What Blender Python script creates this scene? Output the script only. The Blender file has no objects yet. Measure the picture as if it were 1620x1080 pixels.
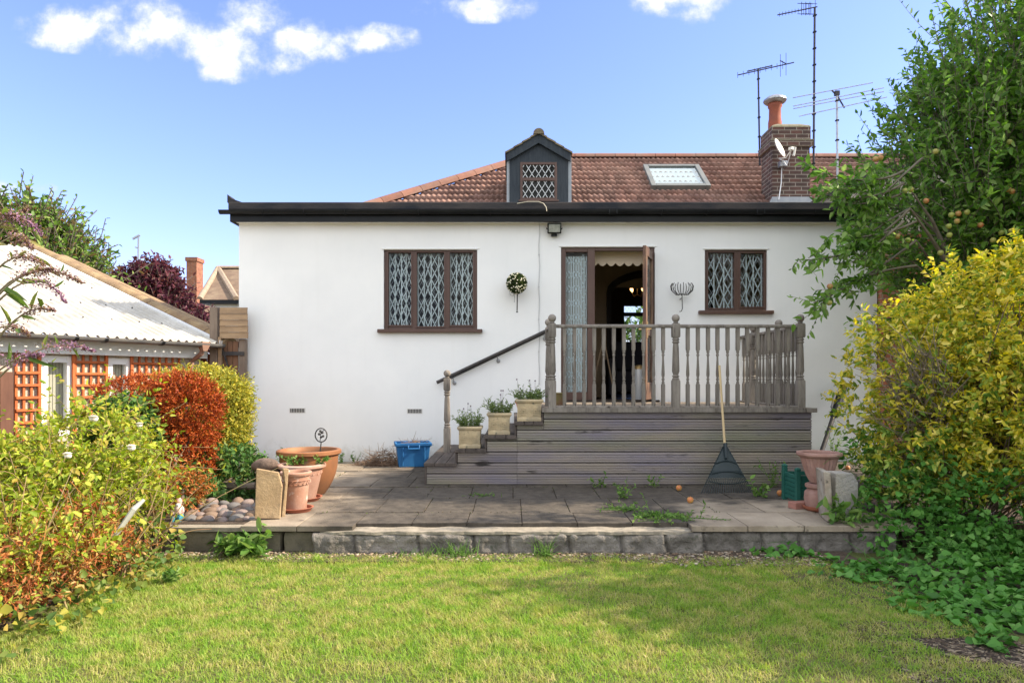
import bpy, math, random
import numpy as np
from mathutils import Vector, Matrix
rng = np.random.default_rng(7); random.seed(7)
SC = bpy.context.scene; COL = SC.collection
PI = math.pi
# ------------------------------------------------------------------ camera
CZ = 1.36                                   # eye height above the lawn
cd = bpy.data.cameras.new('camera'); cam = bpy.data.objects.new('camera', cd); COL.objects.link(cam)
cam.location = (0, 0, CZ); cam.rotation_euler = (PI/2, 0, 0)
cd.sensor_width = 36; cd.lens = 24.0; cd.shift_y = 60/1620; cd.clip_end = 3000
SC.camera = cam
# ------------------------------------------------------------------ sun and sky
SUN_AZ, SUN_EL = math.radians(90), math.radians(37)    # azimuth clockwise from +Y
tosun = Vector((math.sin(SUN_AZ)*math.cos(SUN_EL), math.cos(SUN_AZ)*math.cos(SUN_EL), math.sin(SUN_EL)))
sl = bpy.data.lights.new('sun', 'SUN'); sl.energy = 4.7; sl.angle = math.radians(0.5); sl.color = (1.0, 0.87, 0.68)
so = bpy.data.objects.new('sun', sl); COL.objects.link(so); so.location = (20, -5, 20)
so.rotation_euler = tosun.to_track_quat('Z', 'Y').to_euler()
SC.view_settings.view_transform = 'Standard'; SC.view_settings.look = 'None'
SC.view_settings.gamma = 1.0; SC.view_settings.exposure = 1.15
W = bpy.data.worlds.new('World'); SC.world = W; W.use_nodes = True
wt = W.node_tree; wn = wt.nodes; wl = wt.links; wn.clear()
def N(tree, typ, **kw):
    n = tree.nodes.new(typ)
    for k, v in kw.items(): setattr(n, k, v)
    return n
def math_node(t, op, a, b=None, c=None, clamp=False):
    n = t.nodes.new('ShaderNodeMath'); n.operation = op; n.use_clamp = clamp
    for i, s in enumerate((a, b, c)):
        if s is None: continue
        if isinstance(s, (int, float)): n.inputs[i].default_value = s
        else: t.links.new(s, n.inputs[i])
    return n.outputs[0]
wo = N(wt, 'ShaderNodeOutputWorld'); bg = N(wt, 'ShaderNodeBackground'); bg.inputs[1].default_value = 0.15
sky = N(wt, 'ShaderNodeTexSky'); sky.sky_type = 'NISHITA'; sky.sun_disc = False
sky.sun_elevation = SUN_EL; sky.sun_rotation = SUN_AZ; sky.air_density = 1.25; sky.dust_density = 0.6; sky.ozone_density = 2.0
tint = N(wt, 'ShaderNodeMixRGB', blend_type='MULTIPLY'); tint.inputs[0].default_value = 1
wl.new(sky.outputs[0], tint.inputs[1]); tint.inputs[2].default_value = (0.70, 0.685, 1.02, 1)
tc = N(wt, 'ShaderNodeTexCoord'); sep = N(wt, 'ShaderNodeSeparateXYZ'); wl.new(tc.outputs['Generated'], sep.inputs[0])
ysafe = math_node(wt, 'MAXIMUM', sep.outputs[1], 0.02)
u = math_node(wt, 'DIVIDE', sep.outputs[0], ysafe); v = math_node(wt, 'DIVIDE', sep.outputs[2], ysafe)
cb = N(wt, 'ShaderNodeCombineXYZ'); wl.new(u, cb.inputs[0]); wl.new(v, cb.inputs[1])
# cumulus: soft ellipses on the sky, broken up by noise
clouds = [(130,44,120,44),(205,50,110,52),(200,22,95,40),(300,62,115,50),(365,90,95,46),(345,115,55,24),(405,24,80,44),
          (480,72,100,48),(450,98,55,30),(570,60,110,28),(700,6,70,26),(765,10,105,30),(1080,0,110,32),(1095,20,45,28),
          (35,298,60,16),(0,300,35,18)]
acc = None
for (cx, cy, rx, ry) in clouds:
    du = math_node(wt, 'MULTIPLY', math_node(wt, 'SUBTRACT', u, (cx-810)/1080), 1080/rx)
    dv = math_node(wt, 'MULTIPLY', math_node(wt, 'SUBTRACT', v, (600-cy)/1080), 1080/ry)
    r2 = math_node(wt, 'ADD', math_node(wt, 'MULTIPLY', du, du), math_node(wt, 'MULTIPLY', dv, dv))
    g = math_node(wt, 'SUBTRACT', 1.0, r2, clamp=True)
    acc = g if acc is None else math_node(wt, 'MAXIMUM', acc, g)
ns = N(wt, 'ShaderNodeTexNoise'); ns.inputs['Scale'].default_value = 13; ns.inputs['Detail'].default_value = 8; ns.inputs['Roughness'].default_value = 0.6
wl.new(cb.outputs[0], ns.inputs['Vector'])
s = math_node(wt, 'ADD', math_node(wt, 'MULTIPLY', acc, 0.58), math_node(wt, 'MULTIPLY', math_node(wt, 'SUBTRACT', ns.outputs[0], 0.5), 2.6))
mr = N(wt, 'ShaderNodeMapRange'); mr.interpolation_type = 'SMOOTHSTEP'; wl.new(s, mr.inputs[0]); mr.inputs[1].default_value = 0.10; mr.inputs[2].default_value = 0.85
inside = math_node(wt, 'MULTIPLY', mr.outputs[0], math_node(wt, 'MULTIPLY', acc, 5.0, clamp=True))
inside = math_node(wt, 'MULTIPLY', inside, math_node(wt, 'GREATER_THAN', sep.outputs[1], 0.03))
cm = N(wt, 'ShaderNodeMixRGB'); wl.new(inside, cm.inputs[0]); wl.new(tint.outputs[0], cm.inputs[1]); cs = N(wt, 'ShaderNodeMixRGB'); cs.inputs[1].default_value = (2.3, 2.6, 3.3, 1); cs.inputs[2].default_value = (4.2, 4.1, 4.2, 1)
sh = N(wt, 'ShaderNodeMapRange'); wl.new(s, sh.inputs[0]); sh.inputs[1].default_value = 0.35; sh.inputs[2].default_value = 0.95; wl.new(sh.outputs[0], cs.inputs[0]); wl.new(cs.outputs[0], cm.inputs[2])
# broken white cloud added overhead and behind the camera, unseen, to light the wall
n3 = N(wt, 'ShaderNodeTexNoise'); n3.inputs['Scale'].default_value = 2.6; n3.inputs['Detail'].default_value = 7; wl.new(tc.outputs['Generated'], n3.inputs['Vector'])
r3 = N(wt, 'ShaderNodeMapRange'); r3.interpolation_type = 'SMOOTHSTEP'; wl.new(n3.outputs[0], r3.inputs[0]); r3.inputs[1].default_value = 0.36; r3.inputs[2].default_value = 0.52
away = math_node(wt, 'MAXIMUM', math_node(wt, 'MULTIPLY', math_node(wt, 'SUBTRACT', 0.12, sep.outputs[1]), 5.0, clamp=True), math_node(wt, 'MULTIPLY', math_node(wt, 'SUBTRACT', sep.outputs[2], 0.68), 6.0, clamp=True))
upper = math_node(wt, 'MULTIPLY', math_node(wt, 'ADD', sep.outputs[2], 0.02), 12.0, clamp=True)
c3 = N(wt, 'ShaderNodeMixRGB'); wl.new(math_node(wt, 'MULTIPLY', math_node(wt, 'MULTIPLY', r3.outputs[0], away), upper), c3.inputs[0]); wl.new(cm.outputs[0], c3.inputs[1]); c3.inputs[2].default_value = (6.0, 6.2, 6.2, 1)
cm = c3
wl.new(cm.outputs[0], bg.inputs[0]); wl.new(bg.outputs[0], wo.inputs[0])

# ------------------------------------------------------------------ helpers
def at(px, py, Y):                                       # photo pixel -> point at distance Y
    return Vector(((px-810)/1080*Y, Y, CZ-(py-600)/1080*Y))
def X_(px, Y): return (px-810)/1080*Y
def Z_(py, Y): return CZ-(py-600)/1080*Y
def tag(o, label=None, cat=None, group=None, kind=None):
    if label: o['label'] = label
    if cat: o['category'] = cat
    if group: o['group'] = group
    if kind: o['kind'] = kind
    return o
def thing(name, label, cat, loc=(0,0,0), group=None):
    o = bpy.data.objects.new(name, None); COL.objects.link(o); o.location = loc; o.empty_display_size = .1
    return tag(o, label, cat, group)
def wloc(o):
    v = Vector(o.location)
    while o.parent: o = o.parent; v = v + Vector(o.location)
    return v
def copy_tree(o, parent=None):
    c = o.copy(); COL.objects.link(c); c.parent = parent
    for ch in list(o.children): copy_tree(ch, c)
    return c
def link_mesh(name, me, mat, parent=None):
    o = bpy.data.objects.new(name, me); COL.objects.link(o)
    if mat: me.materials.append(mat)
    if parent: o.parent = parent
    return o
def rotm(rx=0, ry=0, rz=0):
    return Matrix.Rotation(rz,3,'Z') @ Matrix.Rotation(ry,3,'Y') @ Matrix.Rotation(rx,3,'X')
class MB:
    def __init__(s): s.v = []; s.f = []
    def add(s, vs, fs):
        n = len(s.v); s.v += [Vector(p) for p in vs]; s.f += [tuple(i+n for i in f) for f in fs]; return s
    def box(s, x0, x1, y0, y1, z0, z1):
        return s.add([(x0,y0,z0),(x1,y0,z0),(x1,y1,z0),(x0,y1,z0),(x0,y0,z1),(x1,y0,z1),(x1,y1,z1),(x0,y1,z1)],
              [(0,3,2,1),(4,5,6,7),(0,1,5,4),(1,2,6,5),(2,3,7,6),(3,0,4,7)])
    def obox(s, c, size, R=None, taper=1.0):
        a, b, d = (k/2 for k in size); c = Vector(c); R = R or Matrix.Identity(3); p = []
        for z, t in ((-d,1),(d,taper)):
            for x, y in ((-a,-b),(a,-b),(a,b),(-a,b)): p.append(c + R @ Vector((x*t,y*t,z)))
        return s.add(p, [(0,3,2,1),(4,5,6,7),(0,1,5,4),(1,2,6,5),(2,3,7,6),(3,0,4,7)])
    def prism(s, poly, d0, d1, axis='Y'):               # poly in (x,z) for Y, (x,y) for Z, (y,z) for X
        n = len(poly); f = {'Y': lambda a,b,d:(a,d,b), 'Z': lambda a,b,d:(a,b,d), 'X': lambda a,b,d:(d,a,b)}[axis]
        vs = [f(a,b,d0) for a,b in poly] + [f(a,b,d1) for a,b in poly]
        return s.add(vs, [tuple(range(n)), tuple(range(2*n-1,n-1,-1))] + [(i,i+n,(i+1)%n+n,(i+1)%n) for i in range(n)])
    def tube(s, pts, r, n=6, cap=True):
        pts = [Vector(p) for p in pts]; rs = r if isinstance(r,(list,tuple)) else [r]*len(pts)
        base = len(s.v); up = None
        for i, p in enumerate(pts):
            t = (pts[min(i+1,len(pts)-1)]-pts[max(i-1,0)]).normalized()
            if up is None: up = Vector((0,0,1)) if abs(t.z) < .9 else Vector((1,0,0))
            a = t.cross(up).normalized(); b = a.cross(t).normalized(); up = b
            for k in range(n):
                an = 2*PI*k/n + PI/n
                s.v.append(p + (a*math.cos(an)+b*math.sin(an))*rs[i])
        for i in range(len(pts)-1):
            for k in range(n):
                s.f.append((base+i*n+k, base+i*n+(k+1)%n, base+(i+1)*n+(k+1)%n, base+(i+1)*n+k))
        if cap:
            s.f.append(tuple(base+k for k in range(n-1,-1,-1))); s.f.append(tuple(base+(len(pts)-1)*n+k for k in range(n)))
        return s
    def lathe(s, c, prof, n=20, sx=1, sy=1):
        c = Vector(c); base = len(s.v); m = len(prof)
        for r, z in prof:
            for k in range(n):
                a = 2*PI*k/n; s.v.append(c+Vector((r*math.cos(a)*sx, r*math.sin(a)*sy, z)))
        for i in range(m-1):
            for k in range(n):
                s.f.append((base+i*n+k, base+i*n+(k+1)%n, base+(i+1)*n+(k+1)%n, base+(i+1)*n+k))
        s.f.append(tuple(base+k for k in range(n-1,-1,-1))); s.f.append(tuple(base+(m-1)*n+k for k in range(n)))
        return s
    def rect_ring(s, c, prof, R=None):                  # square 'lathe': prof of (half x, half y, z)
        c = Vector(c); base = len(s.v); m = len(prof); R = R or Matrix.Identity(3)
        for hx, hy, z in prof:
            for x, y in ((-hx,-hy),(hx,-hy),(hx,hy),(-hx,hy)): s.v.append(c + R @ Vector((x,y,z)))
        for i in range(m-1):
            for k in range(4): s.f.append((base+i*4+k, base+i*4+(k+1)%4, base+(i+1)*4+(k+1)%4, base+(i+1)*4+k))
        s.f.append((base+3,base+2,base+1,base)); s.f.append(tuple(base+(m-1)*4+k for k in range(4)))
        return s
    def ball(s, c, r, n=12, sz=1.0):
        prof = [(max(1e-4,r*math.sin(PI*i/n)), -r*sz*math.cos(PI*i/n)) for i in range(n+1)]
        return s.lathe(c, prof, max(10,n))
    def build(s, name, mat, parent=None, smooth=False, bevel=0.0, origin=None):
        if parent is not None: o0 = wloc(parent)
        elif origin is not None: o0 = Vector(origin)
        else:
            xs = [p.x for p in s.v]; ys = [p.y for p in s.v]; zs = [p.z for p in s.v]
            o0 = Vector(((min(xs)+max(xs))/2, (min(ys)+max(ys))/2, min(zs)))
        me = bpy.data.meshes.new(name); me.from_pydata([p-o0 for p in s.v], [], s.f); me.update()
        if smooth:
            me.polygons.foreach_set('use_smooth', [True]*len(me.polygons))
            try: me.set_sharp_from_angle(angle=math.radians(40))
            except Exception: pass
        o = link_mesh(name, me, mat, parent)
        if parent is None: o.location = o0
        if bevel:
            b = o.modifiers.new('bevel','BEVEL'); b.width = bevel; b.segments = 2; b.limit_method = 'ANGLE'; b.angle_limit = math.radians(40)
        return o
def np_mesh(name, V, faces, mat, parent=None, origin=None, smooth=False):
    if isinstance(faces, np.ndarray): faces = [faces]
    o0 = np.array(wloc(parent)) if parent is not None else (np.array(origin) if origin is not None else np.array([V[:,0].mean(), V[:,1].mean(), V[:,2].min()]))
    me = bpy.data.meshes.new(name)
    me.vertices.add(len(V)); me.vertices.foreach_set('co', (V-o0).astype(np.float32).ravel())
    loops = np.concatenate([f.ravel() for f in faces]); tot = np.concatenate([np.full(len(f), f.shape[1]) for f in faces])
    start = np.concatenate([[0], np.cumsum(tot)[:-1]])
    me.loops.add(len(loops)); me.loops.foreach_set('vertex_index', loops.astype(np.int32))
    me.polygons.add(len(tot)); me.polygons.foreach_set('loop_start', start.astype(np.int32)); me.polygons.foreach_set('loop_total', tot.astype(np.int32))
    if smooth: me.polygons.foreach_set('use_smooth', np.ones(len(tot), bool))
    me.update(calc_edges=True)
    o = link_mesh(name, me, mat, parent)
    if parent is None: o.location = o0
    return o
def unit(a): return a/np.maximum(np.linalg.norm(a, axis=-1, keepdims=True), 1e-9)
def leaves(P, D, size, wr=0.45, fold=0.25, up=0.6, droop=0.15):
    """pointed, folded leaves: two quads each.  P base, D direction, size length"""
    n = len(P); D = unit(D); size = np.broadcast_to(size, (n,))[:,None]
    nr = unit(rng.normal(size=(n,3)) + np.array([0,0,up*2.2])); side = unit(np.cross(D, nr)); nn = np.cross(side, D)
    w = size*wr/2*rng.uniform(.75,1.2,(n,1)); droop = droop*rng.uniform(-.3,2.6,(n,1)); fold = fold*rng.uniform(.2,1.9,(n,1))
    def p(t, sgn, lift): return P + D*size*t + side*w*sgn + nn*size*lift
    V = np.stack([P, p(.28,1,fold*wr*.8), p(.68,.82,fold*wr*.6-droop*.4), P+D*size-nn*size*droop, p(.68,-.82,fold*wr*.6-droop*.4), p(.28,-1,fold*wr*.8)], 1).reshape(-1,3)
    b = (np.arange(n)*6)[:,None]
    F = np.concatenate([b+np.array([0,1,2,3]), b+np.array([0,3,4,5])])
    return V, F
def tubes(paths, radii, n=3):
    m, K, _ = paths.shape
    t = unit(np.gradient(paths, axis=1)); ref = np.where(np.abs(t[...,2:3])<.9, np.array([0,0,1.]), np.array([1.,0,0]))
    a = unit(np.cross(t, ref)); b = np.cross(a, t)
    ang = 2*PI*np.arange(n)/n
    V = paths[:,:,None,:] + radii[:,:,None,None]*(a[:,:,None,:]*np.cos(ang)[:,None]+b[:,:,None,:]*np.sin(ang)[:,None])
    idx = np.arange(m*K*n).reshape(m,K,n); i0 = idx[:,:-1]; i1 = idx[:,1:]
    F = np.stack([i0, np.roll(i0,-1,2), np.roll(i1,-1,2), i1], -1).reshape(-1,4)
    return V.reshape(-1,3), F
def join(parts):
    V = []; F = []; n = 0
    for v, f in parts: V.append(v); F.append(f+n); n += len(v)
    return np.concatenate(V), [np.concatenate(F)]
def wob(P, s, seed=0):                                   # cheap smooth noise, about -1..1
    q = P*s + seed*7.3
    return (np.sin(q[:,0]+1.7*np.sin(q[:,1]*.9+1))+np.sin(q[:,1]*1.3+1.5*np.sin(q[:,2]*1.1+2))+np.sin(q[:,2]*1.2+1.6*np.sin(q[:,0]*.8+3)))/3
def in_blobs(blobs, n, bias=0.33, gap=None, seed=0):
    """points spread through a union of ellipsoids -> points, outward directions"""
    B = np.array(blobs, float); w = B[:,3]*B[:,4]*B[:,5]; w = w**.8; w /= w.sum()
    k = rng.choice(len(B), n, p=w); d = unit(rng.normal(size=(n,3))); r = rng.random(n)**bias
    P = B[k,:3] + d*r[:,None]*B[k,3:6]; O = unit(d/B[k,3:6])
    if gap is not None:
        keep = wob(P, gap[0], seed) > gap[1]; P, O = P[keep], O[keep]
    return P, O
def shoots(P, D, L, K=6, bend=0.3, grav=0.0):
    n = len(P); D = unit(D); L = np.broadcast_to(L, (n,))[:,None]; b = rng.normal(size=(n,3))*bend + np.array([0,0,-grav])
    t = np.linspace(0,1,K)[None,:,None]
    return P[:,None,:] + D[:,None,:]*L[:,None,:]*t + b[:,None,:]*L[:,None,:]*t*t*.6
def leafy(paths, per, size, wr=.45, out=.8, start=.1, **kw):
    """leaves set alternately along shoots"""
    m, K, _ = paths.shape; t = start + (1-start)*np.linspace(0,1,per); x = t*(K-1); i = np.minimum(x.astype(int), K-2); f = (x-i)[None,:,None]
    P = paths[:,i]*(1-f)+paths[:,i+1]*f; T = unit(paths[:,i+1]-paths[:,i])
    R = unit(np.cross(T, rng.normal(size=P.shape))); D = T*(1-out*.4)+R*out
    s = size*(0.45+.95*rng.random(P.shape[:2])**.8)
    return leaves(P.reshape(-1,3), D.reshape(-1,3), s.ravel(), wr, **kw)

# ------------------------------------------------------------------ materials
MATS = {}
def mat(name, c1, c2=None, c3=None, scale=6, rough=.75, bump=0, bscale=40, metal=0, stretch=(1,1,1), island=0, detail=6, contrast=(.35,.65), spots=None, sscale=20, bdist=.01, coat=0, spec=.35):
    if name in MATS: return MATS[name]
    m = bpy.data.materials.new(name); m.use_nodes = True; t = m.node_tree; b = t.nodes['Principled BSDF']
    b.inputs['Roughness'].default_value = rough; b.inputs['Metallic'].default_value = metal; b.inputs['Specular IOR Level'].default_value = spec
    if coat: b.inputs['Coat Weight'].default_value = coat
    col = N(t,'ShaderNodeRGB'); col.outputs[0].default_value = (*c1,1); out = col.outputs[0]
    tcn = N(t,'ShaderNodeTexCoord'); mp = N(t,'ShaderNodeMapping'); mp.inputs['Scale'].default_value = stretch; t.links.new(tcn.outputs['Object'], mp.inputs[0])
    def noise(sc, det=detail, off=0):
        n = N(t,'ShaderNodeTexNoise'); n.inputs['Scale'].default_value = sc; n.inputs['Detail'].default_value = det; n.inputs['Roughness'].default_value = .62
        if off:
            m2 = N(t,'ShaderNodeMapping'); m2.inputs['Location'].default_value = (off,off*1.7,off*.6); t.links.new(mp.outputs[0], m2.inputs[0]); t.links.new(m2.outputs[0], n.inputs['Vector'])
        else: t.links.new(mp.outputs[0], n.inputs['Vector'])
        return n.outputs[0]
    def rng_(s, a, c):
        r = N(t,'ShaderNodeMapRange'); t.links.new(s, r.inputs[0]); r.inputs[1].default_value = a; r.inputs[2].default_value = c; return r.outputs[0]
    def mix(f, a, c):
        x = N(t,'ShaderNodeMixRGB'); t.links.new(f, x.inputs[0]); t.links.new(a, x.inputs[1]); x.inputs[2].default_value = (*c,1); return x.outputs[0]
    if c2: out = mix(rng_(noise(scale), *contrast), out, c2)
    if c3: out = mix(rng_(noise(scale*.37, off=5), contrast[0]+.1, contrast[1]+.1), out, c3)
    if spots: out = mix(rng_(noise(sscale, 3, off=11), .62, .72), out, spots)
    if island:
        g = N(t,'ShaderNodeNewGeometry'); h = N(t,'ShaderNodeHueSaturation'); t.links.new(out, h.inputs['Color'])
        t.links.new(math_node(t,'MULTIPLY_ADD', g.outputs['Random Per Island'], island, 1-island/2), h.inputs['Value']); out = h.outputs[0]
    t.links.new(out, b.inputs['Base Color'])
    if bump:
        bn = N(t,'ShaderNodeBump'); bn.inputs['Strength'].default_value = bump; bn.inputs['Distance'].default_value = bdist
        t.links.new(noise(bscale, 5), bn.inputs['Height']); t.links.new(bn.outputs[0], b.inputs['Normal'])
    MATS[name] = m; return m
def add_splash(m, z0, h, c, amt):
    """rain-splashed dirt on the lowest part of a wall (object z), broken up by noise"""
    t = m.node_tree; b = t.nodes['Principled BSDF']; src = b.inputs['Base Color'].links[0].from_socket
    tcn = N(t,'ShaderNodeTexCoord'); sp = N(t,'ShaderNodeSeparateXYZ'); t.links.new(tcn.outputs['Object'], sp.inputs[0])
    n = N(t,'ShaderNodeTexNoise'); n.inputs['Scale'].default_value = 5; n.inputs['Detail'].default_value = 8; n.inputs['Roughness'].default_value = .7; t.links.new(tcn.outputs['Object'], n.inputs['Vector'])
    k = math_node(t,'ADD', math_node(t,'MULTIPLY', math_node(t,'SUBTRACT', z0+h, sp.outputs[2]), 1/h), math_node(t,'MULTIPLY', math_node(t,'SUBTRACT', n.outputs[0], .55), 3.0), clamp=True)
    st = N(t,'ShaderNodeTexNoise'); mp = N(t,'ShaderNodeMapping'); mp.inputs['Scale'].default_value = (3,3,.25); t.links.new(tcn.outputs['Object'], mp.inputs[0]); t.links.new(mp.outputs[0], st.inputs['Vector']); st.inputs['Scale'].default_value = 3; st.inputs['Detail'].default_value = 5
    k = math_node(t,'ADD', math_node(t,'MULTIPLY', k, amt), math_node(t,'MULTIPLY', math_node(t,'SUBTRACT', st.outputs[0], .55, clamp=True), .22), clamp=True)
    x = N(t,'ShaderNodeMixRGB'); t.links.new(k, x.inputs[0]); t.links.new(src, x.inputs[1]); x.inputs[2].default_value = (*c,1); t.links.new(x.outputs[0], b.inputs['Base Color'])
def leafmat(name, cols, trans=.35, rough=.5, patch=None, pscale=1.5, bright=.5):
    """leaf colours picked per leaf; patch = second list used where a broad noise is high"""
    m = bpy.data.materials.new(name); m.use_nodes = True; t = m.node_tree; b = t.nodes['Principled BSDF']; g = N(t,'ShaderNodeNewGeometry')
    def ramp(cs):
        r = N(t,'ShaderNodeValToRGB'); r.color_ramp.interpolation = 'CONSTANT' if len(cs) > 2 else 'LINEAR'
        while len(r.color_ramp.elements) < len(cs): r.color_ramp.elements.new(.5)
        for i, c in enumerate(cs): r.color_ramp.elements[i].position = i/len(cs); r.color_ramp.elements[i].color = (*c,1)
        t.links.new(g.outputs['Random Per Island'], r.inputs[0]); return r.outputs[0]
    out = ramp(cols)
    if patch:
        tcn = N(t,'ShaderNodeTexCoord'); n = N(t,'ShaderNodeTexNoise'); n.inputs['Scale'].default_value = pscale; n.inputs['Detail'].default_value = 3
        t.links.new(tcn.outputs['Object'], n.inputs['Vector']); r = N(t,'ShaderNodeMapRange'); t.links.new(n.outputs[0], r.inputs[0]); r.inputs[1].default_value=.42; r.inputs[2].default_value=.58
        x = N(t,'ShaderNodeMixRGB'); t.links.new(r.outputs[0], x.inputs[0]); t.links.new(out, x.inputs[1]); t.links.new(ramp(patch), x.inputs[2]); out = x.outputs[0]
    t.links.new(out, b.inputs['Base Color']); b.inputs['Roughness'].default_value = rough; b.inputs['Specular IOR Level'].default_value = .22
    tr = N(t,'ShaderNodeBsdfTranslucent'); h = N(t,'ShaderNodeHueSaturation'); h.inputs['Value'].default_value = 1.5; h.inputs['Saturation'].default_value = 1.1
    t.links.new(out, h.inputs['Color']); t.links.new(h.outputs[0], tr.inputs[0])
    mx = N(t,'ShaderNodeMixShader'); mx.inputs[0].default_value = trans; t.links.new(b.outputs[0], mx.inputs[1]); t.links.new(tr.outputs[0], mx.inputs[2])
    t.links.new(mx.outputs[0], t.nodes['Material Output'].inputs[0]); return m
def glassmat(name, refl=.12, tintc=(1,1,1)):
    m = bpy.data.materials.new(name); m.use_nodes = True; t = m.node_tree; t.nodes.remove(t.nodes['Principled BSDF'])
    tr = N(t,'ShaderNodeBsdfTransparent'); tr.inputs[0].default_value = (*tintc,1); gl = N(t,'ShaderNodeBsdfGlossy'); gl.inputs['Roughness'].default_value = .02
    fr = N(t,'ShaderNodeFresnel'); fr.inputs[0].default_value = 1.5; f = math_node(t,'MULTIPLY_ADD', fr.outputs[0], .28, refl)
    mx = N(t,'ShaderNodeMixShader'); t.links.new(f, mx.inputs[0]); t.links.new(tr.outputs[0], mx.inputs[1]); t.links.new(gl.outputs[0], mx.inputs[2]); t.links.new(mx.outputs[0], t.nodes['Material Output'].inputs[0]); return m
def emit(name, c, s):
    m = bpy.data.materials.new(name); m.use_nodes = True; b = m.node_tree.nodes['Principled BSDF']; b.inputs['Emission Color'].default_value = (*c,1); b.inputs['Emission Strength'].default_value = s; return m
GLASS = glassmat('window glass', .004, (.88,.92,.92))
render = mat('white painted render', (.83,.83,.825), (.78,.785,.785), scale=1.3, rough=.85, bump=.25, bscale=9, bdist=.004)
add_splash(render, 0, .28, (.42,.40,.33), .55)
blackpl = mat('black plastic', (.007,.008,.010), (.015,.016,.018), scale=3, rough=.4, spec=.2)
felt = mat('roofing felt', (.022,.024,.03), (.06,.052,.05), scale=2, spec=.15, rough=.7, bump=.4, bscale=20, stretch=(1,4,4))
brownpvc = mat('brown window frame', (.085,.045,.035), (.10,.055,.042), scale=4, rough=.4)
darkwood = mat('dark stained timber', (.02,.014,.011), (.04,.026,.02), scale=3, rough=.6, stretch=(1,1,.2))
whitepvc = mat('white plastic frame', (.8,.8,.8), (.74,.74,.73), scale=5, rough=.35)
greywood = mat('weathered grey timber', (.21,.185,.16), (.125,.108,.092), (.28,.25,.22), scale=9, rough=.85, bump=.5, bscale=30, stretch=(4,4,.6), island=.25, spots=(.04,.03,.025), sscale=5)
deckwood = mat('stained grooved decking', (.27,.23,.19), (.20,.178,.205), (.20,.205,.13), scale=1.6, rough=.85, bump=.4, bscale=25, stretch=(.8,4,4), island=.25, contrast=(.38,.66), spots=(.035,.03,.028), sscale=3)
decktop = mat('deck boards', (.30,.24,.18), (.20,.155,.115), scale=4, rough=.8, bump=.4, bscale=22, stretch=(4,.5,4), island=.3)
treadwood = mat('dark step boards', (.06,.048,.042), (.10,.08,.07), scale=5, rough=.85, bump=.5, bscale=24, stretch=(4,.5,4), island=.3)
terra = mat('terracotta', (.33,.155,.095), (.40,.25,.19), (.20,.10,.065), scale=5, rough=.85, bump=.25, bscale=60, spots=(.55,.47,.42), sscale=9)
terraorange = mat('glazed terracotta', (.31,.125,.048), (.21,.085,.036), (.12,.07,.042), scale=3, rough=.6, bump=.15, bscale=30, spots=(.2,.15,.08), sscale=6)
pinkterra = mat('pinkish terracotta', (.34,.19,.155), (.25,.14,.11), (.42,.28,.24), scale=9, rough=.9, bump=.3, bscale=70)
soil = mat('dark soil', (.06,.042,.03), (.11,.08,.058), scale=14, rough=1, bump=1, bscale=40, bdist=.03)
caststone = mat('cast stone', (.54,.43,.27), (.44,.35,.22), (.28,.24,.17), scale=14, rough=.95, bump=.5, bscale=90, spots=(.14,.13,.10), sscale=16)
concrete = mat('rough concrete', (.20,.18,.16), (.095,.085,.072), (.29,.26,.235), scale=7, rough=.95, bump=1, bscale=45, bdist=.02, spots=(.08,.08,.06), sscale=12)
white_metal = mat('white painted metal', (.75,.77,.80), rough=.4)
steel = mat('grey aluminium', (.42,.43,.45), (.3,.3,.31), scale=20, rough=.4, metal=.7)
darksteel = mat('dark steel', (.035,.035,.038), (.07,.06,.055), scale=20, rough=.5, metal=.3)
# ------------------------------------------------------------------ ground
LAWN_C = dict(c1=(.15,.17,.04), c2=(.26,.23,.09), c3=(.10,.13,.035))
PZ = 0.22                                                 # patio level
g = MB(); g.add([(-900,-900,-.06),(900,-900,-.06),(900,900,-.06),(-900,900,-.06)],[(0,1,2,3)])
tag(g.build('ground', mat('earth', (.09,.075,.045), (.12,.11,.05), scale=.4, rough=1)), kind='structure')
n = 60; xs = np.linspace(-5.5,6.5,n); ys = np.linspace(-6,5.5,n); gx, gy = np.meshgrid(xs,ys)
V = np.stack([gx.ravel(), gy.ravel(), np.zeros(n*n)],1); V[:,2] += .012*wob(V,1.3,1)
i = np.arange(n*n).reshape(n,n); F = np.stack([i[:-1,:-1],i[:-1,1:],i[1:,1:],i[1:,:-1]],-1).reshape(-1,4)
tag(np_mesh('lawn', V, [F], mat('turf', (.10,.12,.03), (.14,.12,.045), (.07,.09,.025), scale=1.6, rough=1, bump=.8, bscale=60, bdist=.02), origin=(0,0,0)), kind='structure')
g = MB(); g.box(-2.95,5.6,5.47,9.5,-.05,PZ-.014); g.box(-7.5,-2.95,5.47,12.5,-.05,PZ-.10); g.box(5.6,9,5.47,9.5,-.05,PZ-.06)
tag(g.build('soil_bed', soil), kind='structure')
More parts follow.
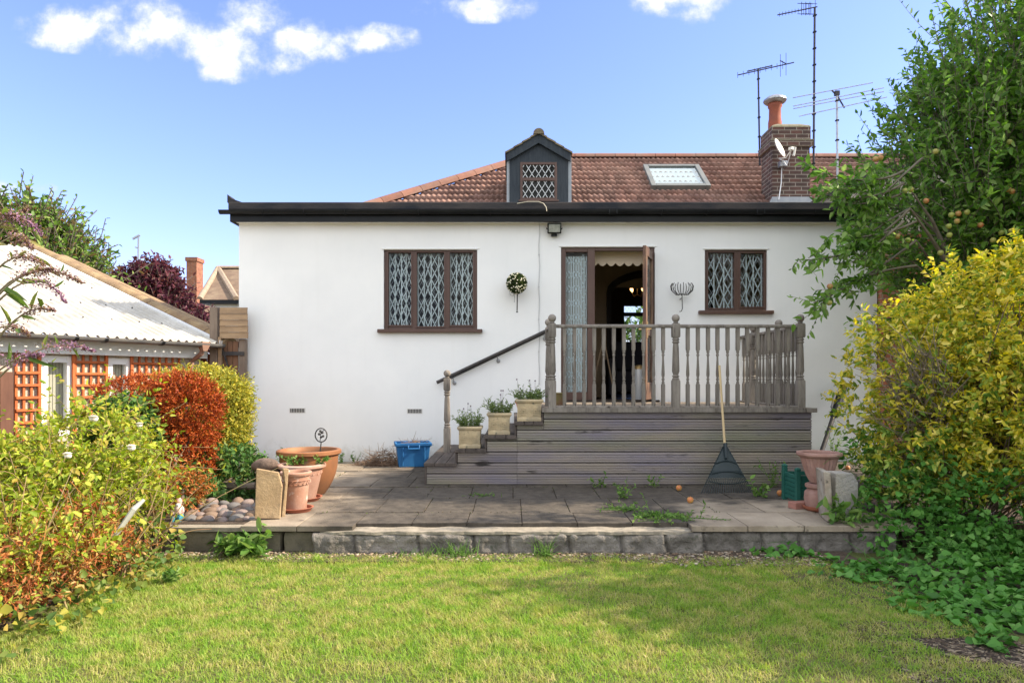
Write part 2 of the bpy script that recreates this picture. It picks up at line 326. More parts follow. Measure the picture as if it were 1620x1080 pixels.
# patio: uneven concrete slabs, algae-dark in the middle
m = mat('paving slab', (.30,.245,.185), (.19,.15,.11), (.34,.285,.22), scale=4, rough=.9, bump=.9, bscale=30, island=.28, spots=(.13,.105,.08), sscale=9)
t = m.node_tree; b = t.nodes['Principled BSDF']; src = b.inputs['Base Color'].links[0].from_socket
tcn = N(t,'ShaderNodeTexCoord'); sp = N(t,'ShaderNodeSeparateXYZ'); t.links.new(tcn.outputs['Object'], sp.inputs[0])
nz = N(t,'ShaderNodeTexNoise'); nz.inputs['Scale'].default_value = 3.2; nz.inputs['Detail'].default_value = 7; t.links.new(tcn.outputs['Object'], nz.inputs['Vector'])
wv = math_node(t,'MULTIPLY', math_node(t,'SUBTRACT', nz.outputs[0], .5), 1.3)
def edge(s, a, c):
    r = N(t,'ShaderNodeMapRange'); t.links.new(math_node(t,'ADD', s, wv), r.inputs[0]); r.inputs[1].default_value = a; r.inputs[2].default_value = c; return r.outputs[0]
e = math_node(t,'MULTIPLY', edge(sp.outputs[0], -1.9, -1.3), math_node(t,'SUBTRACT', 1.0, math_node(t,'MULTIPLY', edge(sp.outputs[0], 1.35, 1.6), math_node(t,'SUBTRACT', 1.0, edge(sp.outputs[1], 6.25, 6.5)))))
mx = N(t,'ShaderNodeMixRGB'); t.links.new(math_node(t,'MULTIPLY', e, .88), mx.inputs[0]); t.links.new(src, mx.inputs[1])
n2 = N(t,'ShaderNodeTexNoise'); n2.inputs['Scale'].default_value = 16; n2.inputs['Detail'].default_value = 8; t.links.new(tcn.outputs['Object'], n2.inputs['Vector'])
r2 = N(t,'ShaderNodeValToRGB'); r2.color_ramp.elements[0].position=.35; r2.color_ramp.elements[0].color=(.020,.017,.0145,1); r2.color_ramp.elements[1].position=.65; r2.color_ramp.elements[1].color=(.062,.052,.043,1)
t.links.new(n2.outputs[0], r2.inputs[0]); t.links.new(r2.outputs[0], mx.inputs[2]); t.links.new(mx.outputs[0], b.inputs['Base Color'])
JT=[]; g = MB(); cut = [5.44, 5.86, 6.55, 7.25, 7.9, 8.5, 9.0, 9.49]
for j in range(len(cut)-1):
    x = -2.9 if j > 2 else -2.12
    x += [0,.1,.03,.12,0,.15,.05][j]; end = 2.95 if j < 3 else 4.9
    while x < end:
        w = .42 if j else .46
        if j == 0: w = .44
        y0, y1 = cut[j]+.003, cut[j+1]-.003
        if j == 0 and (x < -1.55 or x+w > 1.45): y0 -= .12
        dz = [random.uniform(-.003,.003) for _ in range(4)]; tp = PZ+random.uniform(-.004,.004)
        JT.append((x,y0,x,y1)); JT.append((x,y1,x+w,y1))
        a, c = x+.003, x+w-.003
        g.add([(a,y0,tp-.045),(c,y0,tp-.045),(c,y1,tp-.045),(a,y1,tp-.045),(a,y0,tp+dz[0]),(c,y0,tp+dz[1]),(c,y1,tp+dz[2]),(a,y1,tp+dz[3])],
              [(4,5,6,7),(0,1,5,4),(1,2,6,5),(2,3,7,6),(3,0,4,7),(0,3,2,1)])
        x += w
po = g.build('patio', m, origin=(0,0,0), bevel=.003); tag(po, kind='structure')
# ------------------------------------------------------------------ retaining wall
def rough_block(x0,x1,y0,y1,z0,z1,amp,seed,nx=10):
    """one rough-faced stone, subdivided and jittered"""
    nz, ny = 6, 4; vs = {}; V = []; F = []
    def vid(i,j,k):
        if (i,j,k) not in vs: vs[(i,j,k)] = len(V); V.append((x0+(x1-x0)*i/nx, y0+(y1-y0)*j/ny, z0+(z1-z0)*k/nz))
        return vs[(i,j,k)]
    for i in range(nx):
        for k in range(nz): F.append((vid(i,0,k),vid(i+1,0,k),vid(i+1,0,k+1),vid(i,0,k+1))); F.append((vid(i,ny,k),vid(i,ny,k+1),vid(i+1,ny,k+1),vid(i+1,ny,k)))
        for j in range(ny): F.append((vid(i,j,nz),vid(i+1,j,nz),vid(i+1,j+1,nz),vid(i,j+1,nz)))
    for j in range(ny):
        for k in range(nz): F.append((vid(0,j,k),vid(0,j,k+1),vid(0,j+1,k+1),vid(0,j+1,k))); F.append((vid(nx,j,k),vid(nx,j+1,k),vid(nx,j+1,k+1),vid(nx,j,k+1)))
    V = np.array(V); c = np.array([(x0+x1)/2,(y0+y1)/2,(z0+z1)/2]); h = np.array([(x1-x0)/2,(y1-y0)/2,(z1-z0)/2])
    q = (V-c)/h; rr = (np.abs(q)**9).sum(1)**(1/9); q2 = q/np.maximum(rr[:,None],1e-6)*np.maximum(np.abs(q).max(1),0)[:,None]
    V = c + q2*h; V += amp*np.stack([wob(V,19,seed),wob(V,23,seed+1)+.6*wob(V,60,seed),.6*wob(V,21,seed+2)],1)
    return V.tolist(), F
rw = thing('retaining_wall', 'low rough stone retaining wall between the lawn and the patio', 'wall', (0,5.45,0))
k = 0
nx_, nz_ = 420, 16; xs_ = np.linspace(-1.55, 3.0, nx_); zs_ = np.linspace(-.03, .163, nz_); GX, GZ = np.meshgrid(xs_, zs_); jt = np.cumsum([-1.55,.33,.5,.42,.28,.47,.40,.36,.30,.45,.3,.42,.36])
Q = np.stack([GX.ravel(), GX.ravel()*0, GZ.ravel()], 1); dj = np.abs(GX.ravel()[:,None] + .02*wob(Q,14,2)[:,None] - jt[None,:]).min(1)
yy = 5.285 + .028*wob(Q*np.array([1,1,2.]),7,1) + .014*wob(Q,27,3) + .008*wob(Q,63,4) + .004*wob(Q,140,5) + .045*np.exp(-(dj/.011)**2) + .035*np.clip(1-Q[:,2]/.03,0,1)*0 + .03*np.clip((Q[:,2]-.13)/.033,0,1)**2 + .06*np.clip((Q[:,0]-1.45)*8,0,1)
Vw = np.stack([Q[:,0], yy, Q[:,2]], 1); iw = np.arange(nx_*nz_).reshape(nz_, nx_); Fw = np.stack([iw[:-1,:-1], iw[:-1,1:], iw[1:,1:], iw[1:,:-1]], -1).reshape(-1,4)
Vt2 = Vw[-nx_:] + np.array([0,.2,0]); Vt2[:,1] = 5.5; n0 = len(Vw); tb_ = np.stack([iw[-1,:-1], iw[-1,1:], n0+np.arange(1,nx_), n0+np.arange(nx_-1)], -1)
np_mesh('rough_stone', np.concatenate([Vw, Vt2]), [np.concatenate([Fw, tb_])], concrete, rw, smooth=True)
g = MB(); x = -2.98
for w in (.32,.55,.3,.28): a = rough_block(x+.008, x+w-.008, 5.37, 5.55, -.03, .165, .008, k+3); g.add(*a); x += w; k += 1
g.build('block', mat('dark block', (.13,.11,.08), (.08,.075,.055), (.2,.17,.12), scale=8, rough=.95, bump=.8, bscale=50), rw, smooth=True)
a = rough_block(-1.5,1.42,5.292,5.5,.150,.184,.010,5,nx=90); g = MB(); g.add(*a); x=-2.98
g.box(-2.98,-2.1,5.35,5.53,.168,.2)
g.build('coping', mat('pale mortar', (.30,.26,.205), (.19,.165,.13), scale=12, rough=.95, bump=.6, bscale=50), rw, bevel=.006)
# ------------------------------------------------------------------ house
def brickmat(name, a, c, mortar, sc=1.0, dirt=None):
    m = bpy.data.materials.new(name); m.use_nodes = True; t = m.node_tree; b = t.nodes['Principled BSDF']; b.inputs['Roughness'].default_value=.9
    tcn = N(t,'ShaderNodeTexCoord'); sp = N(t,'ShaderNodeSeparateXYZ'); t.links.new(tcn.outputs['Object'], sp.inputs[0]); c2 = N(t,'ShaderNodeCombineXYZ')
    t.links.new(math_node(t,'ADD', sp.outputs[0], sp.outputs[1]), c2.inputs[0]); t.links.new(sp.outputs[2], c2.inputs[1])
    br = N(t,'ShaderNodeTexBrick'); br.inputs['Scale'].default_value = 1; br.inputs['Brick Width'].default_value=.225*sc; br.inputs['Row Height'].default_value=.075*sc; br.inputs['Mortar Size'].default_value=.008
    br.inputs['Color1'].default_value=(*a,1); br.inputs['Color2'].default_value=(*c,1); br.inputs['Mortar'].default_value=(*mortar,1); br.inputs['Bias'].default_value=-.1; t.links.new(c2.outputs[0], br.inputs['Vector'])
    n = N(t,'ShaderNodeTexNoise'); n.inputs['Scale'].default_value=7; n.inputs['Detail'].default_value=6; t.links.new(tcn.outputs['Object'], n.inputs['Vector'])
    h = N(t,'ShaderNodeHueSaturation'); t.links.new(br.outputs[0], h.inputs['Color']); t.links.new(math_node(t,'MULTIPLY_ADD', n.outputs[0], 1.2, .4), h.inputs['Value']); t.links.new(h.outputs[0], b.inputs['Base Color'])
    bn = N(t,'ShaderNodeBump'); bn.inputs['Distance'].default_value=.012; bn.invert=True; t.links.new(br.outputs['Fac'], bn.inputs['Height']); t.links.new(bn.outputs[0], b.inputs['Normal']); return m
brick_dark = brickmat('sooty brick', (.065,.042,.036), (.12,.055,.042), (.26,.22,.18))
brick_red = brickmat('red brick', (.42,.14,.07), (.34,.12,.07), (.38,.30,.22))
house = thing('house', 'white rendered bungalow with flat roofed rear extension and red tiled roof', 'house', (0,9.5,PZ))
WY = 9.5
def wall_holes(mb, x0,x1,z0,z1,holes,y0,y1):
    xs = sorted({x0,x1,*[h[0] for h in holes],*[h[1] for h in holes]}); zs = sorted({z0,z1,*[h[2] for h in holes],*[h[3] for h in holes]})
    for a,c in zip(xs,xs[1:]):
        for d,e in zip(zs,zs[1:]):
            if any(a>=h[0]-1e-6 and c<=h[1]+1e-6 and d>=h[2]-1e-6 and e<=h[3]+1e-6 for h in holes): continue
            mb.add([(a,y0,d),(c,y0,d),(c,y0,e),(a,y0,e)],[(0,1,2,3)]); mb.add([(a,y1,d),(c,y1,d),(c,y1,e),(a,y1,e)],[(3,2,1,0)])
    for a,c,d,e in holes:
        mb.add([(a,y0,d),(c,y0,d),(c,y0,e),(a,y0,e),(a,y1,d),(c,y1,d),(c,y1,e),(a,y1,e)],[(0,4,5,1),(1,5,6,2),(2,6,7,3),(3,7,4,0)])
    mb.add([(x0,y0,z0),(x1,y0,z0),(x1,y0,z1),(x0,y0,z1),(x0,y1,z0),(x1,y1,z0),(x1,y1,z1),(x0,y1,z1)],[(1,5,6,2),(3,7,4,0),(2,6,7,3)])
W1 = (X_(607,WY), X_(755,WY), Z_(522,WY), Z_(395,WY)); W2 = (X_(1115,WY), X_(1214,WY), Z_(491,WY), Z_(395,WY)); DR = (X_(887.5,WY), X_(1036,WY), 1.05, Z_(391,WY))
g = MB(); wall_holes(g, -3.8, 5.08, PZ-.1, 3.56, [W1,W2,DR], WY, WY+.24)
ab = [(X_(459,WY),X_(482,WY),Z_(652,WY),Z_(646,WY)),(X_(645,WY),X_(667,WY),Z_(653,WY),Z_(647,WY))]
g.box(-3.8,-3.56,WY+.24,12.9,PZ-.1,3.56); g.box(4.84,5.08,WY+.24,12.9,PZ-.1,3.56)
g.build('wall', render, house)
g = MB()
for w in (W1,W2,DR): g = MB(); g.box(w[0]-.03,w[1]+.03,WY-.012,WY+.004,w[3]+.004,w[3]+.022); g.build('lit_edge_bead', render, house, bevel=.005)  # added ledges standing in for the lit top edges of the reveals
for a in ab:
    g = MB(); g.box(a[0]-.01,a[1]+.01,WY-.004,WY+.02,a[2]-.008,a[3]+.008); v = g.build('air_brick', mat('pale clay',(.6,.58,.55)), house)
    g = MB(); nn = 9
    for k in range(nn):
        for q in range(2):
            xx = a[0]+(a[1]-a[0])*(k+.5)/nn; zz = a[2]+(a[3]-a[2])*(q+.5)/2; g.box(xx-.0065,xx+.0065,WY-.007,WY-.002,zz-.012,zz+.012)
    g.build('opening', mat('black hole',(.01,.01,.01)), v)
# extension roof: slab, fascia, edge
g = MB(); g.box(-3.86,5.1,9.34,13.2,3.70,3.75); g.build('flat_roof', felt, house)
g = MB(); g.box(-3.86,5.1,9.34,9.372,3.515,3.70); g.box(-3.86,-3.83,9.372,13.1,3.515,3.70); g.build('fascia', blackpl, house, bevel=.003)
g = MB(); g.box(-3.82,5.08,9.375,9.5,3.53,3.545); g.build('soffit', whitepvc, house)
edge = MB(); edge.box(-3.87,5.1,9.30,9.39,3.672,3.775); edge.box(-3.88,-3.80,9.39,13.1,3.672,3.775); edge.build('roof_edge', felt, house, bevel=.012)
g = MB(); g.prism([(X_(359,9.3),3.77),(X_(359,9.3),Z_(307,9.3)),(X_(366,9.3),Z_(314,9.3)),(X_(384,9.3),3.77)], 9.31, 9.55); g.build('corner_upstand', felt, house)
g = MB(); seg=10; x0,x1 = X_(346,9.25),5.1                      # half round gutter
prof = [(.052*math.cos(PI+PI*i/seg), .052*math.sin(PI+PI*i/seg)) for i in range(seg+1)]
vs = [(x,9.285+a,3.655+c) for x in (x0,x1) for a,c in prof]+[(x,9.285+a*.88,3.655+c*.88) for x in (x0,x1) for a,c in prof]; k=seg+1
fs = [(i,i+1,k+i+1,k+i) for i in range(seg)]+[(2*k+i,3*k+i,3*k+i+1,2*k+i+1) for i in range(seg)]+[(0,k,3*k,2*k),(seg,2*k+seg,3*k+seg,k+seg)]
g.add(vs,fs); g.prism([(9.285+a,3.655+c) for a,c in prof], x0-.002, x0+.01, 'X')
g.build('gutter', blackpl, house, smooth=True)
for px in (415,480,545,661,775,868,1048,1120,1290):
    g = MB(); xx = X_(px,9.25); g.tube([(xx,9.285+.058*math.cos(PI+PI*i/6),3.655+.058*math.sin(PI+PI*i/6)) for i in range(7)],.009,4); g.build('gutter_bracket', blackpl, house)
for px in (970,1203):
    g = MB(); xx = X_(px,9.25); vs=[(x,9.285+a*1.13,3.655+c*1.13) for x in (xx-.05,xx+.05) for a,c in prof]; g.add(vs,[(i,i+1,k+i+1,k+i) for i in range(seg)]); g.tube([(xx-.05,9.225,3.60),(xx-.05,9.225,3.66)],.008,4); g.tube([(xx+.05,9.225,3.60),(xx+.05,9.225,3.66)],.008,4); g.build('gutter_union', blackpl, house)
# windows
lead = mat('lead strip', (.30,.34,.36), rough=.5); grille = mat('pale blue grille', (.70,.76,.78), rough=.5)
def diamonds(mb, x0,x1,z0,z1,y,dx,dz,r=.004):
    """lattice of crossing diagonals clipped to the pane"""
    s = dz/dx; 
    for sg in (1,-1):
        c = -((z1-z0)+(x1-x0)*s); 
        k0 = int(math.floor(-((z1-z0)/s+(x1-x0))/dx))-1
        for k in range(k0, -k0+2):
            xs_ = x0 + k*dx if sg==1 else x1 - k*dx
            pts=[]                                        # line x = xs_ + sg*(z-z0)/s
            za = z0; zb = z1
            f = lambda z: xs_+sg*(z-z0)/s
            zlo = max(z0, min(z0+sg*(x0-xs_)*s, z0+sg*(x1-xs_)*s)); zhi = min(z1, max(z0+sg*(x0-xs_)*s, z0+sg*(x1-xs_)*s))
            if zhi-zlo < .01: continue
            mb.tube([(f(zlo),y,zlo),(f(zhi),y,zhi)], r, 4, cap=False)
def light(parent, gx0,gx1,gz0,gz1,y, lead_d=(.085,.12), gr=None):
    g = MB(); g.add([(gx0-.01,y,gz0-.01),(gx1+.01,y,gz0-.01),(gx1+.01,y,gz1+.01),(gx0-.01,y,gz1+.01)],[(0,1,2,3)]); g.build('pane', GLASS, parent)
    if lead_d: g = MB(); diamonds(g,gx0,gx1,gz0,gz1,y-.006,*lead_d,r=.0022); g.build('leading', lead, parent)
    if gr:                                               # folding security grille behind the pane
        g = MB(); nv = gr[0]; w = (gx1-gx0)/nv; yy = y+.07
        for k in range(nv+1):
            xx = gx0+w*(k+random.uniform(-.12,.12)*(0<k<nv)); g.box(xx-.007,xx+.007,yy-.006,yy+.006,gz0,gz1)
        for k in range(nv):
            xa,xb = gx0+w*k, gx0+w*(k+1); h = gr[1]*(1,1.35,.9,1.2)[k%4]; z = gz0 - h*(0,.5,.3,.7)[k%4]
            while z < gz1:
                for p,q in (((xa,z),(xb,z+h)),((xb,z),(xa,z+h))):
                    (ax,az),(bx,bz) = p,q
                    if bz > gz1: bx = ax+(bx-ax)*(gz1-az)/(bz-az); bz = gz1
                    if az < gz0: ax = ax+(bx-ax)*(gz0-az)/(bz-az); az = gz0
                    if bz>az+.01: g.tube([(ax,yy-.01,az),(bx,yy-.01,bz)],.0075,4,cap=False)
                z += h
        g.build('security_grille', grille, parent)
def frame(mb, x0,x1,z0,z1,gls,y0,y1):
    """solid frame with rectangular openings: full-height posts, rails between"""
    e = sorted(gls); xs = [x0]+[v for gq in e for v in gq[:2]]+[x1]
    for i in range(0,len(xs),2): mb.box(xs[i],xs[i+1],y0,y1,z0,z1)
    for a,c,d,f in e: mb.box(a,c,y0+.003,y1,z0,d); mb.box(a,c,y0+.003,y1,f,z1)
def window(Wd, lights, sill, gr, lead_d):
    w = thing('window', None, None, (Wd[0],0,0)); w.parent = house; w.location = Vector((Wd[0],WY,Wd[2]))-Vector(house.location)
    gl = [(X_(a,WY+.05),X_(c,WY+.05),Z_(e,WY+.05),Z_(d,WY+.05)) for a,c,d,e in lights]
    g = MB(); frame(g, Wd[0],Wd[1],Wd[2],Wd[3],gl,WY+.035,WY+.11); 
    f = g.build('frame', brownpvc, w, bevel=.006)
    g = MB()
    for q in gl:                                          # raised casement beads
        for bx in ((q[0]-.022,q[0]-.002,q[2]-.022,q[3]+.022),(q[1]+.002,q[1]+.022,q[2]-.022,q[3]+.022),(q[0]-.002,q[1]+.002,q[2]-.022,q[2]-.002),(q[0]-.002,q[1]+.002,q[3]+.002,q[3]+.022)): g.box(bx[0],bx[1],WY+.024,WY+.036,bx[2],bx[3])
    g.build('casement_bead', brownpvc, w, bevel=.003)
    for q in gl: light(w,*q,WY+.07,lead_d,gr)
    g = MB(); sx0,sx1,sy0,sy1 = sill; g.box(X_(sx0,WY-.05),X_(sx1,WY-.05),WY-.07,WY+.1,Z_(sy1,WY-.05),Z_(sy0,WY-.05)); g.build('sill', brownpvc, w, bevel=.006)
window(W1, [(615,650.5,400,514),(660,702.5,400,516),(712,748,400,514)], (597,763,520.5,526), (4,.20), (.085,.13))
window(W2, [(1120,1161,400,487),(1171,1208,401,485)], (1106,1224,491,496.5), (3,.25), (.085,.13))
# door set
d = thing('door_set', None, None); d.parent = house; d.location = Vector((DR[0],WY,1.05))-Vector(house.location)
sl_ = (X_(895,WY+.05),X_(929.5,WY+.05),Z_(620,WY+.05),Z_(399,WY+.05)); op = (X_(941,WY+.05),X_(1029,WY+.05))
g = MB(); y0,y1 = WY+.03,WY+.11; g.box(DR[0],sl_[0],y0,y1,1.05,DR[3]); g.box(sl_[0],sl_[1],y0+.004,y1,1.05,sl_[2]); g.box(sl_[0],sl_[1],y0+.004,y1,sl_[3],DR[3])
g.box(sl_[1],op[0],y0,y1,1.05,DR[3]); g.box(op[1],DR[1],y0,y1,1.05,DR[3]); g.box(op[0],op[1],y0+.004,y1,DR[3]-.045,DR[3]); g.build('frame', brownpvc, d, bevel=.006)
light(d,*sl_,WY+.07,None,None)
g = MB()                                                  # folded-back grille: crowded uprights
for k in range(13):
    xx = sl_[0]+.01+(sl_[1]-sl_[0]-.02)*(k/12)**.9; g.box(xx-.006,xx+.006,WY+.13+.012*(k%2),WY+.14+.012*(k%2),sl_[2],sl_[3]-.04)
for k in range(6): diamonds(g, sl_[0]+.01+k*.04, sl_[0]+.05+k*.04 if k<5 else sl_[1]-.01, sl_[2], sl_[3]-.02, WY+.125, .08,.20,.004)
g.build('security_grille', grille, d)
g = MB(); g.box(DR[0]-.03,DR[1]+.06,WY-.06,WY+.2,1.052,1.075); g.build('threshold', darkwood, d, bevel=.004)
hx,hy = op[1]+.02, WY+.03; ex,ey = X_(1019.5,9.02), 9.02; L=math.hypot(ex-hx,ey-hy); ang = math.atan2(ey-hy,ex-hx)
R = rotm(rz=ang); c = Vector(((hx+ex)/2,(hy+ey)/2,0)); zt = Z_(388,9.02)
g = MB()
for s_ in (-1,1): g.obox(c+R@Vector((s_*(L/2-.05),0,(zt+1.09)/2)),(.1,.045,zt-1.09),R)
for za,zb in ((1.09,1.32),(1.95,2.07),(zt-.12,zt)): g.obox(c+Vector((0,0,(za+zb)/2)),(L-.2,.043,zb-za),R)
dl = g.build('door', mat('door timber', (.10,.05,.035), (.28,.17,.09), scale=5, rough=.5, stretch=(3,3,.5), contrast=(.5,.7)), d, bevel=.004)
g = MB(); g.obox(c+Vector((0,0,1.635)),(L-.2,.01,.63),R); g.obox(c+Vector((0,0,(2.07+zt-.12)/2)),(L-.2,.01,zt-.12-2.07),R); g.build('pane', GLASS, dl)
g = MB(); hp = c+R@Vector((L/2-.06,0,0)); nn_ = R@Vector((0,1,0))
for sg in (-1,1):
    p = hp+nn_*.03*sg; g.obox(p+Vector((0,0,2.02)),(.035,.008,.22),R); g.tube([p+Vector((0,0,2.03)),p+nn_*.05*sg+Vector((0,0,2.03)),p+nn_*.055*sg-R@Vector((.11,0,0))+Vector((0,0,2.03))],.009,6)
g.build('handle', mat('brass', (.6,.42,.2), rough=.3, metal=.8), dl)
# rooms seen through the openings
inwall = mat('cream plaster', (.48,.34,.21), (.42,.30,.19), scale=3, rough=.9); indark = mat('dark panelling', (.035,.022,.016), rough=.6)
g = MB(); HY=12.3
fw = (X_(985,16),3.5,2.06,3.12)                           # leaded front window far beyond
wall_holes(g,-3.55,4.83,1.0,3.5,[(X_(962,12.3),3.6,1.05,3.02)],HY,HY+.15)
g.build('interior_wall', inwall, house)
g = MB(); ax0,ax1 = X_(962,12.3),3.6; cxa=(ax0+ax1)/2      # arch surround
N_=14; out=[];inn=[]
for i in range(N_+1):
    a = PI-PI*i/N_; hw=(ax1-ax0)/2; out.append((cxa+(hw+.03)*math.cos(a), 2.93+.42*math.sin(a))); inn.append((cxa+(hw-.08)*math.cos(a), 2.93+.28*math.sin(a)))
pts=[(o,i_) for o,i_ in zip(out,inn)]
for (o0_,i0_),(o1_,i1_) in zip(pts,pts[1:]): g.prism([i0_,o0_,o1_,i1_],HY-.05,HY+.01)
g.box(ax0-.03,ax0+.05,HY-.05,HY-.003,1.05,2.93); g.box(ax1-.05,ax1+.03,HY-.05,HY-.003,1.05,2.93)
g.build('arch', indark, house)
g = MB()                                                  # spandrels closing the arch top
for i in range(N_):
    (xa,za),(xb,zb)=inn[i],inn[i+1]; g.prism([(xa,za),(xb,zb),(xb,3.5),(xa,3.5)],HY+.02,HY+.1)
g.build('arch_infill', inwall, house)
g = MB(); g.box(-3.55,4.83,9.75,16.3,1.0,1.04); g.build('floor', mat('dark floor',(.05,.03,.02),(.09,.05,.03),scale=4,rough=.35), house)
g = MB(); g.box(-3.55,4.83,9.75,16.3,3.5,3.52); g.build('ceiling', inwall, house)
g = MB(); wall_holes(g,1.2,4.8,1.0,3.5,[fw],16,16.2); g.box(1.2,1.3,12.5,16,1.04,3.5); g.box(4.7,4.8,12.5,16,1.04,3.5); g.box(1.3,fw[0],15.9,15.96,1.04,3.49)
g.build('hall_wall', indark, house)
fwin = thing('window', None, None); fwin.parent=house; fwin.location=Vector((fw[0],16,fw[2]))-Vector(house.location)
g = MB(); frame(g,fw[0],fw[1],fw[2],fw[3],[(fw[0]+.04,fw[0]+.5,fw[2]+.04,fw[3]-.04)],16.02,16.08); g.box(fw[0],fw[0]+.5,16.0,16.06,2.84,2.93); g.build('frame', indark, fwin)
light(fwin,fw[0]+.04,fw[0]+.5,fw[2]+.04,fw[3]-.04,16.05,(.08,.11),None)
g = MB(); g.box(-3.5,.45,11.9,12.0,1.04,3.5); g.box(.45,.55,9.75,12.0,1.04,3.5); g.build('darkened_room_wall', mat('painted interior dimness wall', (.07,.06,.05)), house)  # added dark walls; the room's dimness behind the window is put in their colour
# ---- tiled roof
RS=.78; RY,RZ=15.0,6.22; sl_len=math.hypot(1,RS); cy,cz_=1/sl_len,RS/sl_len
def plane_z(Y): return RZ-RS*(RY-Y)
def hipx(Y): return .556-(15-Y)*1.53
tilem = mat('red clay tile', (.235,.125,.097), (.30,.185,.145), (.13,.075,.065), scale=1.6, rough=.85, bump=.3, bscale=40, island=.55, spots=(.13,.075,.07), sscale=4)
rf = MB(); TW=.105; G_=.245; nsg=6; lipn=np.array([0,-RS,1])/sl_len
Vt=[];Ft=[]
for j in range(14):
    s0=j*G_+.06; s1=s0+G_
    Yc=RY-(s0+s1)/2*cy; x=hipx(Yc)+random.uniform(0,.02)
    x=math.floor((hipx(Yc))/TW)*TW
    while x<10:
        # skip the roof light and dormer footprints
        t_=np.linspace(0,1,nsg+1); h=.020*np.sin(PI*np.clip(t_/.7,0,1))-.006*(t_>.72)
        zj=random.uniform(-.003,.003); rows=[]
        for s_,lift in ((s0-.02,.004),(s1,.075+zj),(s1+.001,.004)):
            P=np.zeros((nsg+1,3)); P[:,0]=x+t_*TW*.995; P[:,1]=RY-s_*cy; P[:,2]=RZ-s_*cz_; P+=lipn*(h+lift)[:,None]; rows.append(P)
        V_=np.concatenate(rows); base=len(Vt)*(3*(nsg+1)); Vt.append(V_)
        for r_ in range(2):
            for q in range(nsg): a=base+r_*(nsg+1)+q; Ft.append((a+nsg+1,a+nsg+2,a+1,a))
        x+=TW
roof=np_mesh('roof', np.concatenate(Vt), [np.array(Ft)], tilem, house)
und = MB(); und.add([(.556,15,RZ-.01),(10,15,RZ-.01),(10,12.2,plane_z(12.2)-.01),(hipx(12.2),12.2,plane_z(12.2)-.01)],[(3,2,1,0)])
und.add([(.556,15,RZ),(hipx(12.2),12.2,plane_z(12.2)),(hipx(12.2),17.8,plane_z(12.2))],[(0,1,2)]); und.add([(.556,15,RZ),(hipx(12.2),17.8,plane_z(12.2)),(10,17.8,plane_z(12.2)),(10,15,RZ)],[(0,1,2,3)])
und.build('roof_underlay', mat('red clay tile plain',(.30,.15,.11),(.24,.11,.09),scale=6), house)
ridm = mat('ridge tile',(.24,.11,.075),(.18,.088,.065),(.2,.14,.11),scale=5,rough=.85,bump=.3,bscale=50,island=.3)
def halfround(mb,p,q,r,lift=.0,n=8):
    p,q=Vector(p),Vector(q); t=(q-p).normalized(); a=t.cross(Vector((0,0,1))).normalized(); b=a.cross(t).normalized(); vs=[]
    for pt in (p,q):
        for i in range(n+1):
            an=PI*i/n; vs.append(pt+a*math.cos(an)*r+b*math.sin(an)*r)
    mb.add(vs,[(i,i+n+1,i+n+2,i+1) for i in range(n)]+[tuple(range(n+1))]+[tuple(range(2*n+1,n,-1))])
g=MB(); x=.5
while x<10: halfround(g,(x,15,RZ+.0),(x+.43,15,RZ+.0),.10+.002*random.random()); x+=.44
A_,B_=Vector((.556,15,RZ+.02)),Vector((hipx(12.4),12.4,plane_z(12.4)+.03)); L_=(B_-A_).length; k=0
while k*.44<L_: halfround(g,A_+(B_-A_)*(k*.44/L_),A_+(B_-A_)*((k*.44+.43)/L_),.135); k+=1
g.build('ridge_tile', ridm, house, smooth=True)
g=MB(); g.box(-3.5,9.9,13.0,17.6,PZ,4.3); 
g=MB(); g.box(-3.4,1.2,17.45,17.6,PZ,4.2); g.box(4.8,9.9,17.45,17.6,PZ,4.2); g.box(1.2,4.8,17.45,17.6,3.5,4.2); g.box(-3.4,-3.2,13.2,17.4,PZ,4.2); g.box(9.7,9.9,12.2,17.4,PZ,4.2); g.box(5.08,9.7,12.2,12.4,PZ,4.2)
g.build('outer_wall', render, house)
# dormer
dm=thing('dormer',None,None); dm.parent=house; DY=12.3; dm.location=Vector((X_(852,DY),DY,4.4))-Vector(house.location)
tarred=mat('black painted board',(.020,.028,.038),(.038,.048,.058),scale=8,rough=.7,bump=.6,bscale=30,stretch=(3,3,.4))
x0,x1=X_(806,DY),X_(899,DY); wx0,wx1=X_(823,DY),X_(881,DY); wz0,wz1=Z_(317,DY),Z_(257,DY); ez=Z_(243,DY); ax_,az_=X_(852,DY),Z_(216,DY)
g=MB(); nb=0
g.box(x0,wx0,DY,DY+.06,4.0,ez); g.box(wx1,x1,DY,DY+.06,4.0,ez); g.box(wx0,wx1,DY+.002,DY+.06,4.0,wz0); g.box(wx0,wx1,DY+.002,DY+.06,wz1,ez); g.prism([(x0,ez),(x1,ez),(ax_,az_-.09)],DY+.001,DY+.06)
for q in (x0,x1-.04): g.prism([(DY+.06,4.0),(DY+.06,ez),(13.9,ez),(12.7,4.0)],q,q+.04,'X')
g.build('wall',tarred,dm)
wd=thing('window',None,None); wd.parent=dm; wd.location=(0,0,0)
g=MB(); tr_=Z_(284,DY); frame(g,wx0,wx1,wz0,wz1,[(wx0+.045,wx1-.045,wz0+.045,wz1-.045)],DY-.02,DY+.04); g.box(wx0+.045,wx1-.045,DY-.022,DY+.04,tr_-.03,tr_+.03); g.box(wx0-.03,wx1+.03,DY-.05,DY-.02,wz0-.03,wz0)
g.build('window_frame',brownpvc,dm,bevel=.004)
bpy.data.objects.remove(wd)
